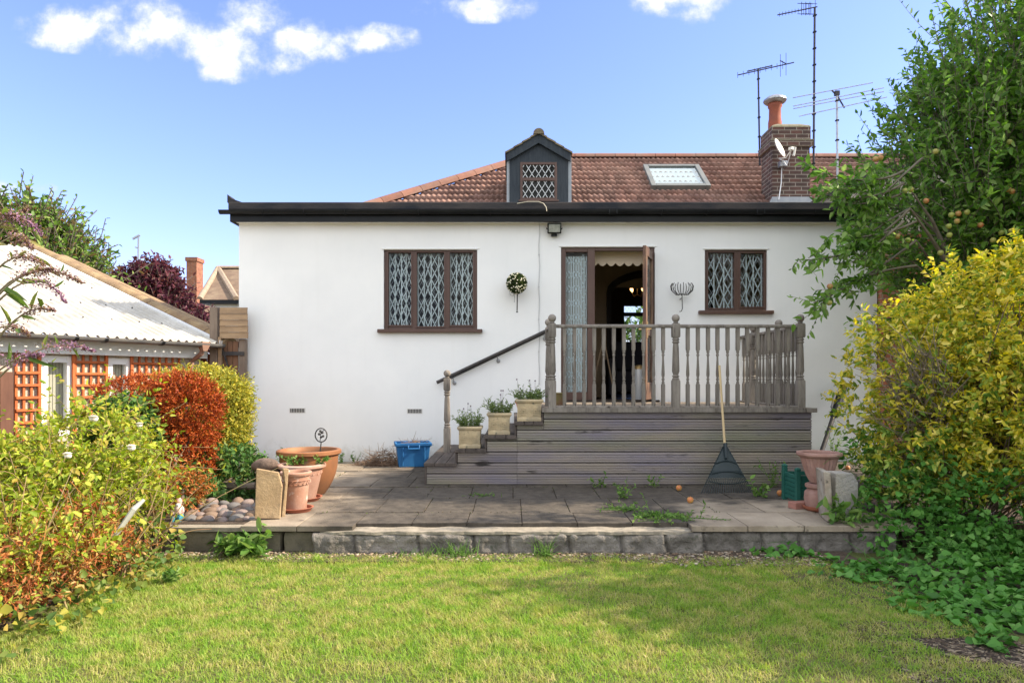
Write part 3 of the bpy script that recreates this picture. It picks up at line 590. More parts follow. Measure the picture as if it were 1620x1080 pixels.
for za,zb in ((wz0+.045,tr_-.03),(tr_+.03,wz1-.045)):
    g=MB(); g.add([(wx0+.04,DY+.01,za),(wx1-.04,DY+.01,za),(wx1-.04,DY+.01,zb),(wx0+.04,DY+.01,zb)],[(0,1,2,3)]); g.build('pane',GLASS,dm)
    g=MB(); diamonds(g,wx0+.045,wx1-.045,za,zb,DY+.002,.12,.19,.007); g.build('leading',mat('white lead strip',(.7,.72,.72)),dm)
g=MB(); g.box(wx0,wx1,DY+.5,DY+.52,4.4,ez); g.build('dark_backing',mat('painted interior dimness',(.10,.10,.09),(.02,.02,.02),scale=3),dm)  # board behind the panes; the dormer room's dimness is put into its colour
for sg in (-1,1):                                       # barge boards and roof slopes
    ex_=ax_+sg*(.575); ezz=Z_(247,DY); dx_=ex_-ax_; dz_=ezz-az_; nrm=Vector((-dz_,0,dx_)).normalized()*(sg); 
    p=[(ax_,az_+.03),(ex_,ezz+.03),(ex_,ezz-.12),(ax_,az_-.14)]
    g=MB(); g.prism([(a,c) for a,c in p],DY-.07,DY-.03); g.build('barge_board',tarred,dm,bevel=.004)
    g=MB()
    for r_ in range(4):
        t0,t1=r_/4,(r_+1)/4; a0=(ax_+dx_*t0,az_+dz_*t0); a1=(ax_+dx_*t1*1.05,az_+dz_*t1*1.05)
        g.prism([(a0[0],a0[1]+.02),(a1[0],a1[1]+.035),(a1[0],a1[1]+.065),(a0[0],a0[1]+.05)],DY-.10,14.6)
    g.build('roof_slope',mat('lichened tile',(.17,.13,.095),(.26,.22,.13),(.09,.075,.06),scale=9,rough=.95,bump=.6,bscale=60),dm)
g=MB(); 
for k in range(6): halfround(g,(ax_,DY-.12+k*.42,az_+.01),(ax_,DY+.29+k*.42,az_+.01),.10)
g.build('ridge',mat('lichened tile',(1,1,1)),dm,smooth=True)
g=MB(); g.prism([(x1,4.0),(x1+.06,4.0),(x1+.06,ez-.05),(x1,ez-.05)],DY+.02,DY+.05); g.build('lead_flashing',mat('lead sheet',(.28,.31,.34),(.36,.38,.4),scale=9,rough=.5),dm); g=MB(); g.prism([(x0-.05,4.0),(x0,4.0),(x0,ez-.05),(x0-.05,ez-.05)],DY+.02,DY+.05); g.build('lead_flashing',mat('lead sheet',(.28,.31,.34),(.36,.38,.4),scale=9,rough=.5),dm)
# roof light
skl=thing('roof_light',None,None); skl.parent=house
def onroof(px,py,lift=0):
    k=(600-py)/1080; Y=(RZ-CZ-RS*RY)/(k-RS); return Vector((X_(px,Y),Y,CZ+k*Y))+Vector((0,-RS,1))/sl_len*lift
P4=[onroof(1016,269),onroof(1104,269),onroof(1117,303),onroof(1024,303)]
mid=(P4[0]+P4[1]+P4[2]+P4[3])/4; skl.location=mid-Vector(house.location)
P4=[Vector((P4[0].x,P4[0].y,P4[0].z)),Vector((P4[1].x,P4[0].y,P4[0].z)),Vector((P4[1].x,P4[3].y,P4[3].z)),Vector((P4[0].x,P4[3].y,P4[3].z))]
nr=Vector((0,-RS,1))/sl_len; dn=(P4[3]-P4[0]).normalized()
def slab(mb,u0,u1,v0,v1,h0,h1):
    o=P4[0]; ux=Vector((1,0,0)); q=[o+ux*a+dn*b_ for a,b_ in ((u0,v0),(u1,v0),(u1,v1),(u0,v1))]
    mb.add([p+nr*h0 for p in q]+[p+nr*h1 for p in q],[(3,2,1,0),(4,5,6,7),(0,4,7,3),(1,2,6,5),(0,1,5,4),(3,7,6,2)])
UW=(P4[1]-P4[0]).length; VL=(P4[3]-P4[0]).length
g=MB()
for a in ((0,.10,0,VL),(UW-.10,UW,0,VL),(.10,UW-.10,0,.10),(.10,UW-.10,VL-.12,VL)): slab(g,*a,0,.13)
g.build('frame',mat('grey brown aluminium',(.14,.15,.145),(.2,.2,.18),scale=5,rough=.45,metal=.3),skl,bevel=.01)
g=MB(); slab(g,.10,UW-.10,.10,VL-.12,.06,.075); g.build('blind',mat('white blind',(.42,.47,.52),rough=.8),skl)
g=MB(); slab(g,.09,UW-.09,.09,VL-.11,.098,.102); g.build('pane',GLASS,skl)
# chimney
chm=thing('chimney',None,None); chm.parent=house; chm.location=Vector((5.24,13.1,4))-Vector(house.location)
cx0,cx1,cy0,cy1=X_(1222,12.8),X_(1281,12.8),12.8,13.36
g=MB(); g.box(cx0,cx1,cy0,cy1,3.9,Z_(232,12.8)); g.build('stack',brick_dark,chm)
zc=Z_(232,12.8); g=MB(); g.box(cx0-.05,cx1+.045,cy0-.05,cy1+.05,zc,zc+.10); g.box(cx0-.015,cx1+.015,cy0-.015,cy1+.015,zc+.125,zc+.36); g.build('oversail',brick_dark,chm,bevel=.006)
g=MB(); g.box(cx0-.055,cx1+.05,cy0-.055,cy1+.055,zc+.10,zc+.125); g.rect_ring(((cx0+cx1)/2,(cy0+cy1)/2,zc+.36),[(.37,.30,0),(.35,.28,.04),(.22,.18,.10),(.05,.05,.11)]); g.build('flaunching',mat('mossy mortar',(.22,.20,.15),(.14,.13,.08),scale=12,rough=1,bump=.8,bscale=60),chm,bevel=.006)
pc=(X_(1226,13.1),13.1,zc+.44); g=MB(); g.lathe(pc,[(.125,-.05),(.125,.12),(.112,.2),(.108,.38),(.13,.42),(.13,.46),(.12,.5)],20); g.build('pot',mat('orange clay pot',(.30,.085,.045),(.22,.07,.045),scale=5,rough=.8),chm,smooth=True)
g=MB(); g.lathe(pc,[(.15,.48),(.19,.5),(.215,.53),(.21,.56),(.16,.6),(.09,.63),(.02,.64)],20); g.build('cowl',steel,chm,smooth=True)
g=MB(); g.prism([(cx0-.35,3.95),(cx0-.02,3.95),(cx0-.02,4.75),(cx0-.10,4.6)],12.75,12.79); g.build('lead_flashing',mat('lead sheet',(1,1,1)),chm); g=MB(); g.box(cx0-.02,cx1+.03,12.77,12.79,3.9,Z_(312,12.8)); g.build('lead_flashing',mat('lead sheet',(1,1,1)),chm)
# ------------------------------------------------------------------ neighbours on the right
nb=thing('neighbouring_wall','grey rendered sloping party wall with dark coping behind the apple tree','wall',(6.2,11,3))
g=MB(); p=[(1276,326),(1392,268),(1700,268),(1700,600),(1276,600)]; g.prism([(X_(a,11),Z_(c,11)) for a,c in p],11,11.2); g.build('rendered_face',mat('grey render',(.36,.34,.31),(.28,.26,.23),scale=3,rough=.95,bump=.4,bscale=20),nb)
g=MB(); g.prism([(X_(a,11),Z_(c,11)) for a,c in ((1270,326),(1392,264),(1700,264),(1700,269),(1393,269),(1278,327))],10.93,11.25); g.build('coping',felt,nb)
g=MB(); g.box(5.10,6.9,9.42,9.9,0,3.4); tag(g.build('brick_wall',brick_red),'red brick side wall of the next house behind the yellow shrub','wall')
# ------------------------------------------------------------------ things inside the house
g=MB(); zt_=Z_(400,9.8); zb_=Z_(416,9.8); x=op[0]-.05; 
poly=[(x,zt_+.12)]; xe=op[1]+.05; poly+= [(xe,zt_+.12)]; w=.125; xx=xe
while xx>x+.01:
    for k in range(1,7): 
        q=xx-w*k/6
        if q<x: q=x
        poly.append((q, zb_-.045*math.sin(PI*k/6)))
    xx-=w
g.prism(poly[:2]+poly[2:],9.80,9.81); tag(g.build('scalloped_blind',mat('cream cloth',(.70,.58,.44),rough=.9)),'cream blind with a scalloped edge hanging inside the doorway','blind')
ch=thing('chandelier','small chandelier with lit candle bulbs seen through the doorway','chandelier',(X_(1008,14),14,3.2))
g=MB(); cc=Vector((X_(1008,14),14,3.1)); g.tube([cc+Vector((0,0,.4)),cc+Vector((0,0,-.02))],.008); 
bul=[]
for k in range(4):
    a=2*PI*k/4+.5; e_=cc+Vector((.16*math.cos(a),.16*math.sin(a),.06)); g.tube([cc,cc+Vector((.1*math.cos(a),.1*math.sin(a),-.04)),e_],.007); bul.append(e_)
g.build('arm',mat('brass',(1,1,1)),ch)
for e_ in bul: h=MB(); h.lathe(e_,[(.008,0),(.02,.03),(.022,.06),(.012,.1),(.002,.125)],8); h.build('bulb',emit('candle bulb',(1,.55,.2),2.2),ch,smooth=True)
bn=thing('waste_bin','pale cylindrical bin standing just inside the doorway','bin',(X_(1012,9.95),9.95,1.04))
g=MB(); c=(X_(1012,9.95),9.95,1.04); g.lathe(c,[(.075,0),(.08,.01),(.08,.47)],20); g.build('body',mat('pale steel',(.6,.6,.6),rough=.3,metal=.3),bn,smooth=True)
g=MB(); g.lathe(c,[(.084,.47),(.086,.5),(.07,.52),(.01,.53)],20); g.build('lid',mat('brass',(1,1,1)),bn,smooth=True)
sc_=thing('easel','folded wooden easel leaning in the dark room','easel',(X_(955,10.6),10.6,1.04))
for dx_ in (-.18,0,.16):
    g=MB(); g.tube([(X_(955,10.6),10.6,2.0),(X_(955,10.6)+dx_*1.2,10.5+abs(dx_),1.04)],.014,4); g.build('leg',mat('pale timber',(.35,.24,.15)),sc_)
so_=thing('dark_armchair','dark upholstered armchair inside beyond the doorway','armchair',(X_(1003,11.4),11.4,1.04))
c=Vector((X_(1003,11.4),11.4,1.04)); dk=mat('dark upholstery',(.03,.026,.03),rough=.9)
g=MB(); g.box(c.x-.35,c.x+.35,11.1,11.7,1.15,1.5); g.build('seat',dk,so_,bevel=.05); g=MB(); g.box(c.x-.35,c.x+.35,11.55,11.8,1.5,2.0); g.build('backrest',dk,so_,bevel=.06)
for sg in (-1,1): g=MB(); g.box(c.x+sg*.4-.07,c.x+sg*.4+.07,11.05,11.75,1.1,1.7); g.build('arm',dk,so_,bevel=.04)
# ------------------------------------------------------------------ timber deck
DT=1.05; FY=7.4
dk_=thing('timber_deck','raised weathered timber deck with turned balustrade and steps below the open door','deck',(1.6,8.4,PZ))
BR=(DT-PZ)/7
tiers=[(-.925,.237),(-.59,.385),(-.27,.533),(.055,.681),(.345,.81)]
def groove_board(mb,x0,x1,z0,z1,y):
    n_=4; z0+=.003; z1-=.003; pts=[(y+.02,z0+.003)]; h=(z1-z0-.006); 
    for k in range(n_):
        a=z0+.003+h*k/n_; bb=h/n_; pts+=[(y,a+bb*.08),(y,a+bb*.55),(y+.009,a+bb*.62),(y+.009,a+bb*.98)] if k<n_-1 else [(y,a+bb*.12),(y,a+bb*.95)]
    pts+=[(y+.02,z1-.003)]; mb.prism(pts,x0+.0015,x1-.0015,'X')
g=MB()
for r_ in range(7):
    z0,z1=PZ+r_*BR,PZ+(r_+1)*BR
    if r_==6: z1=DT-.035
    xs_=None
    for i,(xa,tp) in enumerate(tiers):
        top=PZ+tp; xb=tiers[i+1][0] if i<4 else 3.25
        if top>=z1-.004: xs_=xa; break
        if top>z0+.02: groove_board(g,xa,xb,z0,min(top,z1)-.012,FY)
    if xs_ is not None:
        j=.055 if xs_<.05 else None
        js=[xs_]+([.055] if j else [])+[3.25]
        for a,c in zip(js,js[1:]): groove_board(g,a,c,z0,z1,FY)
g.build('cladding',deckwood,dk_)
g=MB(); g.box(-.925,3.25,FY+.021,FY+.05,PZ-.01,PZ+.03); 
for r_ in range(7): pass
for i,(xa,tp) in enumerate(tiers):
    xb=tiers[i+1][0] if i<4 else 3.25; g.box(xa+.004,xb-.001,FY+.022,9.49,PZ-.02,PZ+tp-.035)
g.build('carcass',darkwood,dk_)
g=MB()
for i,(xa,tp) in enumerate(tiers[:4]):
    xb=tiers[i+1][0]; top=PZ+tp; x=xa-.03; xe=xb-.004; nbd=3; w=(xe-x)/nbd
    for k in range(nbd): g.box(x+w*k+.003,x+w*(k+1)-.003,FY-.03,9.48,top-.035,top+random.uniform(0,.002))
    g.box(xb-.026,xb-.004,FY+.02,9.47,top+.003,PZ+tiers[i+1][1]-.037)
g.build('tread',treadwood,dk_,bevel=.003)
g=MB(); g.box(-.945,-.925,FY-.005,9.48,PZ,PZ+.2); g.build('side_board',treadwood,dk_)
g=MB(); y=FY-.035
while y<9.4: g.box(.32,3.285,y,min(y+.138,9.43),DT-.032,DT-.001); y+=.143
g.build('deck_board',decktop,dk_,bevel=.003)
g=MB(); g.box(.322,3.29,FY-.045,FY-.037,DT-.045,DT+.002); g.build('edge_trim',greywood,dk_,bevel=.002)
def newel(x,y,z,h,name='newel_post'):
    o=MB(); a=.041
    o.rect_ring((x,y,z),[(a,a,0),(a,a,.29),(a*.85,a*.85,.305)]); 
    o.lathe((x,y,z),[(.032,.30),(.042,.315),(.03,.33),(.041,.345),(.028,.36),(.041,.40),(.038,.5),(.033,.66*h/1.0),(.028,.70*h),(.041,.715*h),(.03,.73*h),(.042,.745*h),(.03,.76*h),(.036,.775*h)],14)
    o.rect_ring((x,y,z),[(a*.85,a*.85,.765*h),(a,a,.78*h),(a,a,.905*h),(a*.8,a*.8,.92*h)]); p=o.build(name,greywood,dk_,smooth=True)
    b=MB(); b.lathe((x,y,z+.915*h),[(.022,0),(.022,.008),(.032,.014),(.018,.024)],12); b.ball((x,y,z+.915*h+.062),.044,12); b.build('finial',greywood,p,smooth=True)
    return p
HN=1.0
newel(X_(873.5,7.44),7.44,DT,HN); newel(X_(868,7.98),7.98,DT,HN); newel(X_(1069,7.44),7.44,DT,HN); newel(X_(1266,7.44),7.44,DT,HN)
RX=X_(1266,7.44)+.0; newel(RX+.03,8.12,DT,HN); newel(RX+.02,8.95,DT,HN); newel(-.805,8.47,PZ+.237,1.0)
def baluster_mesh():
    o=MB(); a=.019; z=1.065
    o.rect_ring((0,0,z),[(a,a,0),(a,a,.235),(a*.75,a*.75,.25)]); o.rect_ring((0,0,z),[(a*.75,a*.75,.605),(a,a,.62),(a,a,.87)])
    o.lathe((0,0,z),[(.013,.245),(.018,.262),(.011,.278),(.018,.294),(.012,.31),(.0185,.345),(.018,.38),(.013,.47),(.0105,.53),(.011,.545),(.018,.56),(.011,.576),(.018,.592),(.013,.608)],8)
    return o
b0=baluster_mesh().build('baluster',greywood,dk_,smooth=True); b0.location=Vector((0,0,0)); first=True
def baluster(x,y,rz=0):
    global first
    o=b0 if first else b0.copy()
    if not first: COL.objects.link(o); o.parent=dk_
    first=False; o.location=(x,y,0); o.rotation_euler=(0,0,0)
# baluster mesh is modelled at the world origin relative to the deck's empty; shift it
dl_=wloc(dk_)
for v_ in b0.data.vertices: v_.co += Vector((dl_.x,dl_.y,0))
for v_ in b0.data.vertices: v_.co.x-=dl_.x*1; v_.co.y-=dl_.y*1
for v_ in b0.data.vertices: v_.co += Vector((dl_.x,dl_.y,0))
for px in (893,909,924,940,955,971,987,1002,1018,1034,1049,1088,1104,1120,1135,1151,1167,1182,1198,1215,1230,1246): baluster(X_(px,7.44)-dl_.x,7.44-dl_.y)
for k in range(5): baluster(RX+.01-dl_.x,7.55+k*.11-dl_.y)
for k in range(6): baluster(RX+.02-dl_.x,8.24+k*.115-dl_.y)
for k in range(3): baluster(RX+.02-dl_.x,9.08+k*.115-dl_.y)
for k in range(4): baluster(X_(873,7.44)-.0-dl_.x,7.55+k*.1-dl_.y) if 0 else None
def railing(p,q):
    o=MB(); p,q=Vector(p),Vector(q); d_=(q-p).normalized(); s_=Vector((-d_.y,d_.x,0))
    pr=[(-.03,0),(.03,0),(.033,.02),(.02,.036),(-.02,.036),(-.033,.02)]
    vs=[pt+s_*a+Vector((0,0,c)) for pt in (p,q) for a,c in pr]; o.add(vs,[(i,(i+1)%6,(i+1)%6+6,i+6) for i in range(6)]+[(5,4,3,2,1,0),(6,7,8,9,10,11)]); return o
zr=1.922
for p,q in (((X_(873.5,7.44)+.035,7.44,zr),(X_(1069,7.44)-.035,7.44,zr)),((X_(1069,7.44)+.035,7.44,zr),(RX-.035,7.44,zr)),((RX+.005,7.48,zr),(RX+.025,8.08,zr)),((RX+.025,8.16,zr),(RX+.02,8.91,zr)),((RX+.02,8.99,zr),(RX+.02,9.49,zr)),((X_(873.5,7.44),7.48,zr),(X_(868,7.98),7.94,zr))):
    railing(p,q).build('top_rail',greywood,dk_,bevel=.004)
for p,q in (((X_(873.5,7.44)+.035,7.44,DT),(RX-.035,7.44,DT)),((RX+.01,7.48,DT),(RX+.02,9.45,DT))):
    o=MB(); o.add(*[(lambda v:v)(railing(p,q).v)],railing(p,q).f) if 0 else None
    r_=railing(p,q)
    for v_ in r_.v: v_.z=DT+(v_.z-DT)*.6
    r_.build('bottom_rail',greywood,dk_)
# wall handrail on brackets
hr=thing('handrail','dark brown sloping handrail fixed to the white wall above the steps','handrail',tuple(at(787,560,9.42)))
p,q=at(691,605,9.42),at(872,519.5,9.42); g=MB(); g.tube([p,q],.024,10); g.tube([p+Vector((.12,.004,.02)),q+Vector((0,.004,-.03))],.008,6); g.build('rail',darksteel,hr,smooth=True)
for px,py in ((717,597),(787,562),(861,527)):
    b_=MB(); a=at(px,py,9.42); b_.tube([a+Vector((0,0,-.01)),a+Vector((0,.02,-.07)),a+Vector((.01,.06,-.075))],.007,6); b_.lathe((0,0,0),[(.028,0),(.028,.01),(.015,.016)],12)
    nL=len(b_.v)-36
    for v_ in b_.v[nL:]: x_,y_,z_=v_; v_.x,v_.y,v_.z=a.x+.01+x_,9.495-z_,a.z-.075+y_
    b_.build('bracket',steel,hr)
# ------------------------------------------------------------------ fittings on the wall
fl=thing('floodlight','small black floodlight fixed to the white wall under the gutter','floodlight',tuple(at(877,362,9.42)))
a=at(877,361,9.40); g=MB(); g.obox(a,(.19,.05,.145),rotm(rx=.25)); g.obox(a+Vector((0,.04,0)),(.13,.05,.09),rotm(rx=.25)); g.build('housing',blackpl,fl,bevel=.008)
g=MB(); g.obox(a+rotm(rx=.25)@Vector((0,-.028,0)),(.155,.006,.105),rotm(rx=.25)); g.build('lens',mat('ribbed glass',(.36,.37,.33),(.22,.23,.2),scale=20,rough=.2),fl)
g=MB(); g.tube([a+Vector((-.105,0,0)),a+Vector((-.105,.05,0)),a+Vector((0,.09,.02)),a+Vector((.105,.05,0)),a+Vector((.105,0,0))],.008); g.build('bracket',blackpl,fl); g=MB(); g.obox(a+Vector((0,.06,-.085)),(.08,.05,.03)); g.build('sensor',blackpl,fl)
g=MB(); pts=[at(853+math.sin(k*1.9)*.8,352+k*17,9.487) for k in range(16)]; g.tube(pts,.006,5)
for k in range(0,16,3): g.ball(pts[k],.011,6)
tag(g.build('wall_cable',mat('grey cable',(.52,.53,.54),rough=.6)),'thin grey cable clipped down the white wall left of the door','cable')
g=MB(); g.tube([at(818,322,9.3),at(835,319,9.28),at(852,319,9.26),at(860,322,9.24),at(864,328,9.22),at(865,334,9.22)],.005,6); tag(g.build('roof_cable',mat('cream cable',(.55,.5,.38),rough=.6)),'cream cable looping over the gutter below the dormer','cable')
# topiary ball
tb=thing('topiary_ball','artificial topiary ball dotted with white flowers hanging on the wall','topiary ball',tuple(at(817,494,9.2)))
c=np.array(at(817.5,448,9.3)); n_=1500; d_=unit(rng.normal(size=(n_,3))); P=c+d_*.115; V,F=leaves(P,d_+.9*rng.normal(size=(n_,3)),.038,.5)
np_mesh('foliage',V,[F],leafmat('topiary leaf',[(.05,.08,.03),(.09,.12,.04),(.03,.05,.02)]),tb)
n_=170; d_=unit(rng.normal(size=(n_,3))); g=MB()
for k in d_: g.ball(Vector(c+k*.142),.0085,5)
tag(g.build('flower',mat('cream petal',(.75,.72,.55)),tb),kind='stuff')
g=MB(); cc=Vector(c); g.ball(cc,.112,10); g.build('core',mat('dark moss',(.02,.03,.015)),tb)
g=MB(); g.tube([cc+Vector((.01,0,-.1)),at(818,491,9.3)],.008,6); g.ball(at(818,493,9.3),.013,6); g.build('pole',darksteel,tb)
g=MB(); g.tube([cc+Vector((-.10,.05,-.05)),cc+Vector((-.09,.06,-.15)),cc+Vector((-.05,.07,-.17)),cc+Vector((-.03,.07,-.1))],.004,5); g.tube([cc+Vector((-.03,.07,-.1)),cc+Vector((-.03,.08,-.25))],.005,5); g.tube([cc+Vector((0,.0,.05)),cc+Vector((0,.2,.07))],.006,5); g.build('chain',steel,tb)
# empty wire basket
wb=thing('wire_hanging_basket','empty black wire basket bracket on the wall right of the door','wire basket',tuple(at(1079,494,9.35)))
c=at(1079,465,9.38); g=MB()
for k in range(12):
    a=2*PI*k/12; r=.155; dv=Vector((math.cos(a),math.sin(a)*.55,0)); g.tube([c,c+dv*r*.55+Vector((0,0,-.01)),c+dv*r*.95+Vector((0,0,.05)),c+dv*r*1.02+Vector((0,0,.11)),c+dv*r*.86+Vector((0,0,.15))],.0055,5)
g.build('prong',darksteel,wb,smooth=True)
g=MB(); g.tube([c,c+Vector((.005,0,-.2)),c+Vector((-.005,.01,-.235)),c+Vector((-.03,.02,-.24))],.006,5); g.tube([c+Vector((0,0,-.05)),c+Vector((0,.12,-.06))],.006,5); g.build('stem',darksteel,wb)
# satellite dish and aerials
sd=thing('satellite_dish','pale satellite dish bracketed to the sooty brick chimney','satellite dish',tuple(at(1240,250,12.6)))
c=at(1230,236,12.55); R=rotm(rz=.85)@rotm(rx=PI/2-.35); g=MB(); prof=[(.001,0),(.06,.004),(.12,.018),(.185,.045),(.185,.052),(.12,.026),(.06,.012),(.001,.008)]; g.lathe((0,0,0),prof,24)
for v_ in g.v: w_=R@v_; v_.x,v_.y,v_.z=w_+c
g.build('reflector',mat('ivory enamel',(.62,.60,.55),rough=.5),sd,smooth=True)
g=MB(); l_=at(1252,238,12.35); g.tube([at(1232,251,12.55),at(1243,250,12.45),l_],.012,6); g.obox(l_+Vector((0,0,.03)),(.07,.07,.05),rotm(rz=.5)); g.tube([l_+Vector((0,0,.05)),l_+Vector((.07,0,.05)),l_+Vector((.04,0,-.1))],.02,8); g.build('receiver_arm',mat('ivory enamel',(1,1,1)),sd)
g=MB(); g.obox(at(1238,260,12.7),(.13,.14,.1)); g.tube([at(1235,252,12.58),at(1238,258,12.7)],.02,6); g.build('bracket',steel,sd)
g=MB(); g.tube([l_,at(1245,262,12.6),at(1240,255,12.6)],.008,5); g.tube([at(1237,262,12.75),at(1236,290,12.78),at(1232,316,12.76)],.01,5); g.build('cable',white_metal,sd)
def mast(root,p0,p1,r,m_,bands=8):
    g=MB(); g.tube([p0,p1],r,6); g.build('mast',m_,root)
    for k in range(bands): g=MB(); pt=p0+(p1-p0)*((k+.5)/bands); g.box(pt.x-r-.006,pt.x+r+.006,pt.y-r-.006,pt.y+r+.006,pt.z-.012,pt.z+.012); g.build('cable_tie',blackpl,root)
def yagi(root,a,b_,els,r=.008):
    g=MB(); g.tube([a,b_],.012,5); g.build('boom',darksteel,root)
    d_=(b_-a); g=MB()
    for t_,l,vert in els:
        pt=a+d_*t_; off=Vector((0,0,l)) if vert else Vector((.15*l,l,.1*l)); g.tube([pt-off,pt+off],r*.6,4)
    g.build('element',darksteel,root)
A1=thing('television_aerial','tallest aerial mast with its antenna reaching the top of the sky','aerial',tuple(at(1287,270,13.2)))
mast(A1,at(1287,272,13.2),at(1289,12,13.2),.022,darksteel,10)
yagi(A1,at(1230,24,13.2),at(1293,11,13.2),[(t_,.04,True) for t_ in np.linspace(.05,.6,8)]+[(t_,.10,True) for t_ in (.66,.72,.78,.84)]+[(.95,.14,True)])
g=MB()
for dz_ in (-.10,.10):
    for dx_ in (-.08,0,.08): g.tube([at(1278,14,13.2)+Vector((dx_-.12,0,dz_)),at(1278,14,13.2)+Vector((dx_+.1,0,dz_-.01))],.006,4)
for dx_ in (-.12,-.04,.04): g.tube([at(1278,14,13.2)+Vector((dx_,0,-.13)),at(1278,14,13.2)+Vector((dx_,0,.13))],.006,4)
g.build('reflector',darksteel,A1)
A2=thing('television_aerial','aerial with a long toothed boom left of the chimney pot','aerial',tuple(at(1201,245,13.4)))
mast(A2,at(1202,262,13.4),at(1199.5,110,13.4),.018,darksteel,5)
yagi(A2,at(1167,119,13.4),at(1256,99,13.4),[(t_,.055,True) for t_ in np.linspace(.0,.7,8)]+[(.76,.22,True),(.86,.22,True),(.80,.08,True)])
g=MB(); g.tube([at(1182,113,13.4),at(1222,104,13.4)],.012,5); g.tube([at(1234,96,13.4),at(1245,102,13.4)],.01,5); g.build('fold_bar',darksteel,A2)
A3=thing('radio_aerial','wide four bar radio aerial on a silver mast right of the chimney','aerial',tuple(at(1325,292,12.2)))
mast(A3,at(1325,300,12.2),at(1324,144,12.2),.02,steel,5)
for k,(p,q) in enumerate((((1256,153),(1383,129)),((1255,168),(1398,139)),((1255,172),(1398,145)),((1262,186),(1400,156)))):
    g=MB(); P_,Q_=at(*p,12.2),at(*q,12.2); dy=(.25,0,0,-.3)[k]; P_.y+=dy*.2; Q_.y+=dy*.2; g.tube([P_,Q_],.009,5); g.build('rod',steel,A3)
g=MB(); g.tube([at(1316,143,12.2),at(1326,154,12.2),at(1336,171,12.2)],.014,5); g.obox(at(1324,148,12.2),(.08,.06,.08)); g.build('boom',darksteel,A3)
# ------------------------------------------------------------------ garage on the left
P1=np.array([-4.12,9.28]); GU=np.array([.466,.885]); GU/=np.linalg.norm(GU); GN=np.array([-GU[1],GU[0]])
def gl(px,py,off=0.0):
    d_=np.array([(px-810)/1080,1.0]); Y=(P1@GN+off)/(d_@GN); return float((d_*Y-P1)@GU), CZ+(600-py)/1080*Y
def G(mb):
    for v_ in mb.v:
        p=P1+GU*v_.x+GN*v_.y; v_.x,v_.y=p[0],p[1]
    return mb
garage=thing('garage','low garage with white corrugated roof and orange trellis left of the house','garage',(P1[0],P1[1],0))
WO=.16
pebble=mat('pebbledash',(.52,.45,.36),(.36,.30,.24),(.62,.56,.47),scale=45,rough=.95,bump=1,bscale=90)
d0,dz0=gl(64,562,WO); d1,_=gl(116,562,WO); w0_,wz=gl(168,566,WO); w1_,_=gl(208,566,WO); wb_=gl(188,640,WO)[1]; db_=gl(90,690,WO)[1]
g=MB(); wall_holes(g,-5.2,0.0,-.1,1.86,[(d0,d1,db_,dz0),(w0_,w1_,wb_,wz)],WO,WO+.2); g.box(-.2,0,WO+.2,5.5,-.1,1.86); G(g).build('wall',pebble,garage)
g=MB(); g.box(-5.2,0.02,.05,WO-.002,gl(170,562,.05)[1]+.0,1.80); G(g).build('fascia_board',whitepvc,garage,bevel=.004)
for (a0,a1,z0,z1) in ((d0,d1,db_,dz0),(w0_,w1_,wb_,wz)):
    w=.075; g=MB(); frame(g,a0,a1,z0,z1,[(a0+w,a1-w,z0+w,z1-w)],WO-.01,WO+.07); g.box(a0+w-.012,a1-w+.012,WO-.014,WO-.011,z1-w,z1-w+.012); f=G(g).build('window_frame',whitepvc,garage,bevel=.004)
    g=MB(); k=a0+w
    while k<a1-w-.01: g.box(k,k+.030,WO+.10+.004*random.random(),WO+.105,z0+w,z1-w); k+=.036
    G(g).build('vertical_blind',mat('cream blind slat',(.55,.50,.40),rough=.8),f)
    g=MB(); g.box(a0,a1,WO+.25,WO+.26,z0,z1); G(g).build('backing',mat('painted interior dimness',(1,1,1)),f)  # dark sheet behind the blinds, coloured to give the unlit interior
    g=MB(); g.add([(a0+w-.01,WO+.04,z0+w-.01),(a1-w+.01,WO+.04,z0+w-.01),(a1-w+.01,WO+.04,z1-w+.01),(a0+w-.01,WO+.04,z1-w+.01)],[(0,1,2,3)]); G(g).build('pane',GLASS,f)
ae=.08; na=int(5.4/.115*8)
aa=np.linspace(ae-5.4,ae,na); bb=np.sort(np.concatenate([np.linspace(-.12,4.6,22),[2.299,2.3]])); A_g,B_g=np.meshgrid(aa,bb)
def roofz(b): return 1.86+.36*b
def sheet(dz): return np.stack([P1[0]+GU[0]*A_g.ravel()+GN[0]*B_g.ravel(), P1[1]+GU[1]*A_g.ravel()+GN[1]*B_g.ravel(), (roofz(B_g)+.012*(B_g<2.3)*-1+.026*np.sin(2*PI*A_g/.115)+dz).ravel()],1)
i=np.arange(na*24).reshape(24,na); Fq=np.stack([i[:-1,:-1],i[:-1,1:],i[1:,1:],i[1:,:-1]],-1).reshape(-1,4)
corr=mat('white corrugated sheet',(.50,.475,.43),(.40,.375,.33),scale=1.2,rough=.75,bump=.2,bscale=20,spots=(.40,.36,.30),sscale=1.5,stretch=(3,1,1),contrast=(.45,.6))
s0=sheet(0.045); s1=sheet(.037); n_=len(s0); e0=np.stack([i[0,:-1],i[0,1:],i[0,1:]+n_,i[0,:-1]+n_],-1)
np_mesh('corrugated_roof',np.concatenate([s0,s1]),[np.concatenate([Fq,Fq[:,::-1]+n_,e0[:,::-1]])],corr,garage)
g=MB()
for b_ in (.55,1.25,2.2,3.2,4.1):
    for k in range(14): a=-.3-k*.345+random.uniform(-.03,.03); g.lathe((a,b_,roofz(b_)+.05),[(.012,0),(.012,.012),(.006,.02)],6)
G(g).build('roof_bolt',darksteel,garage)
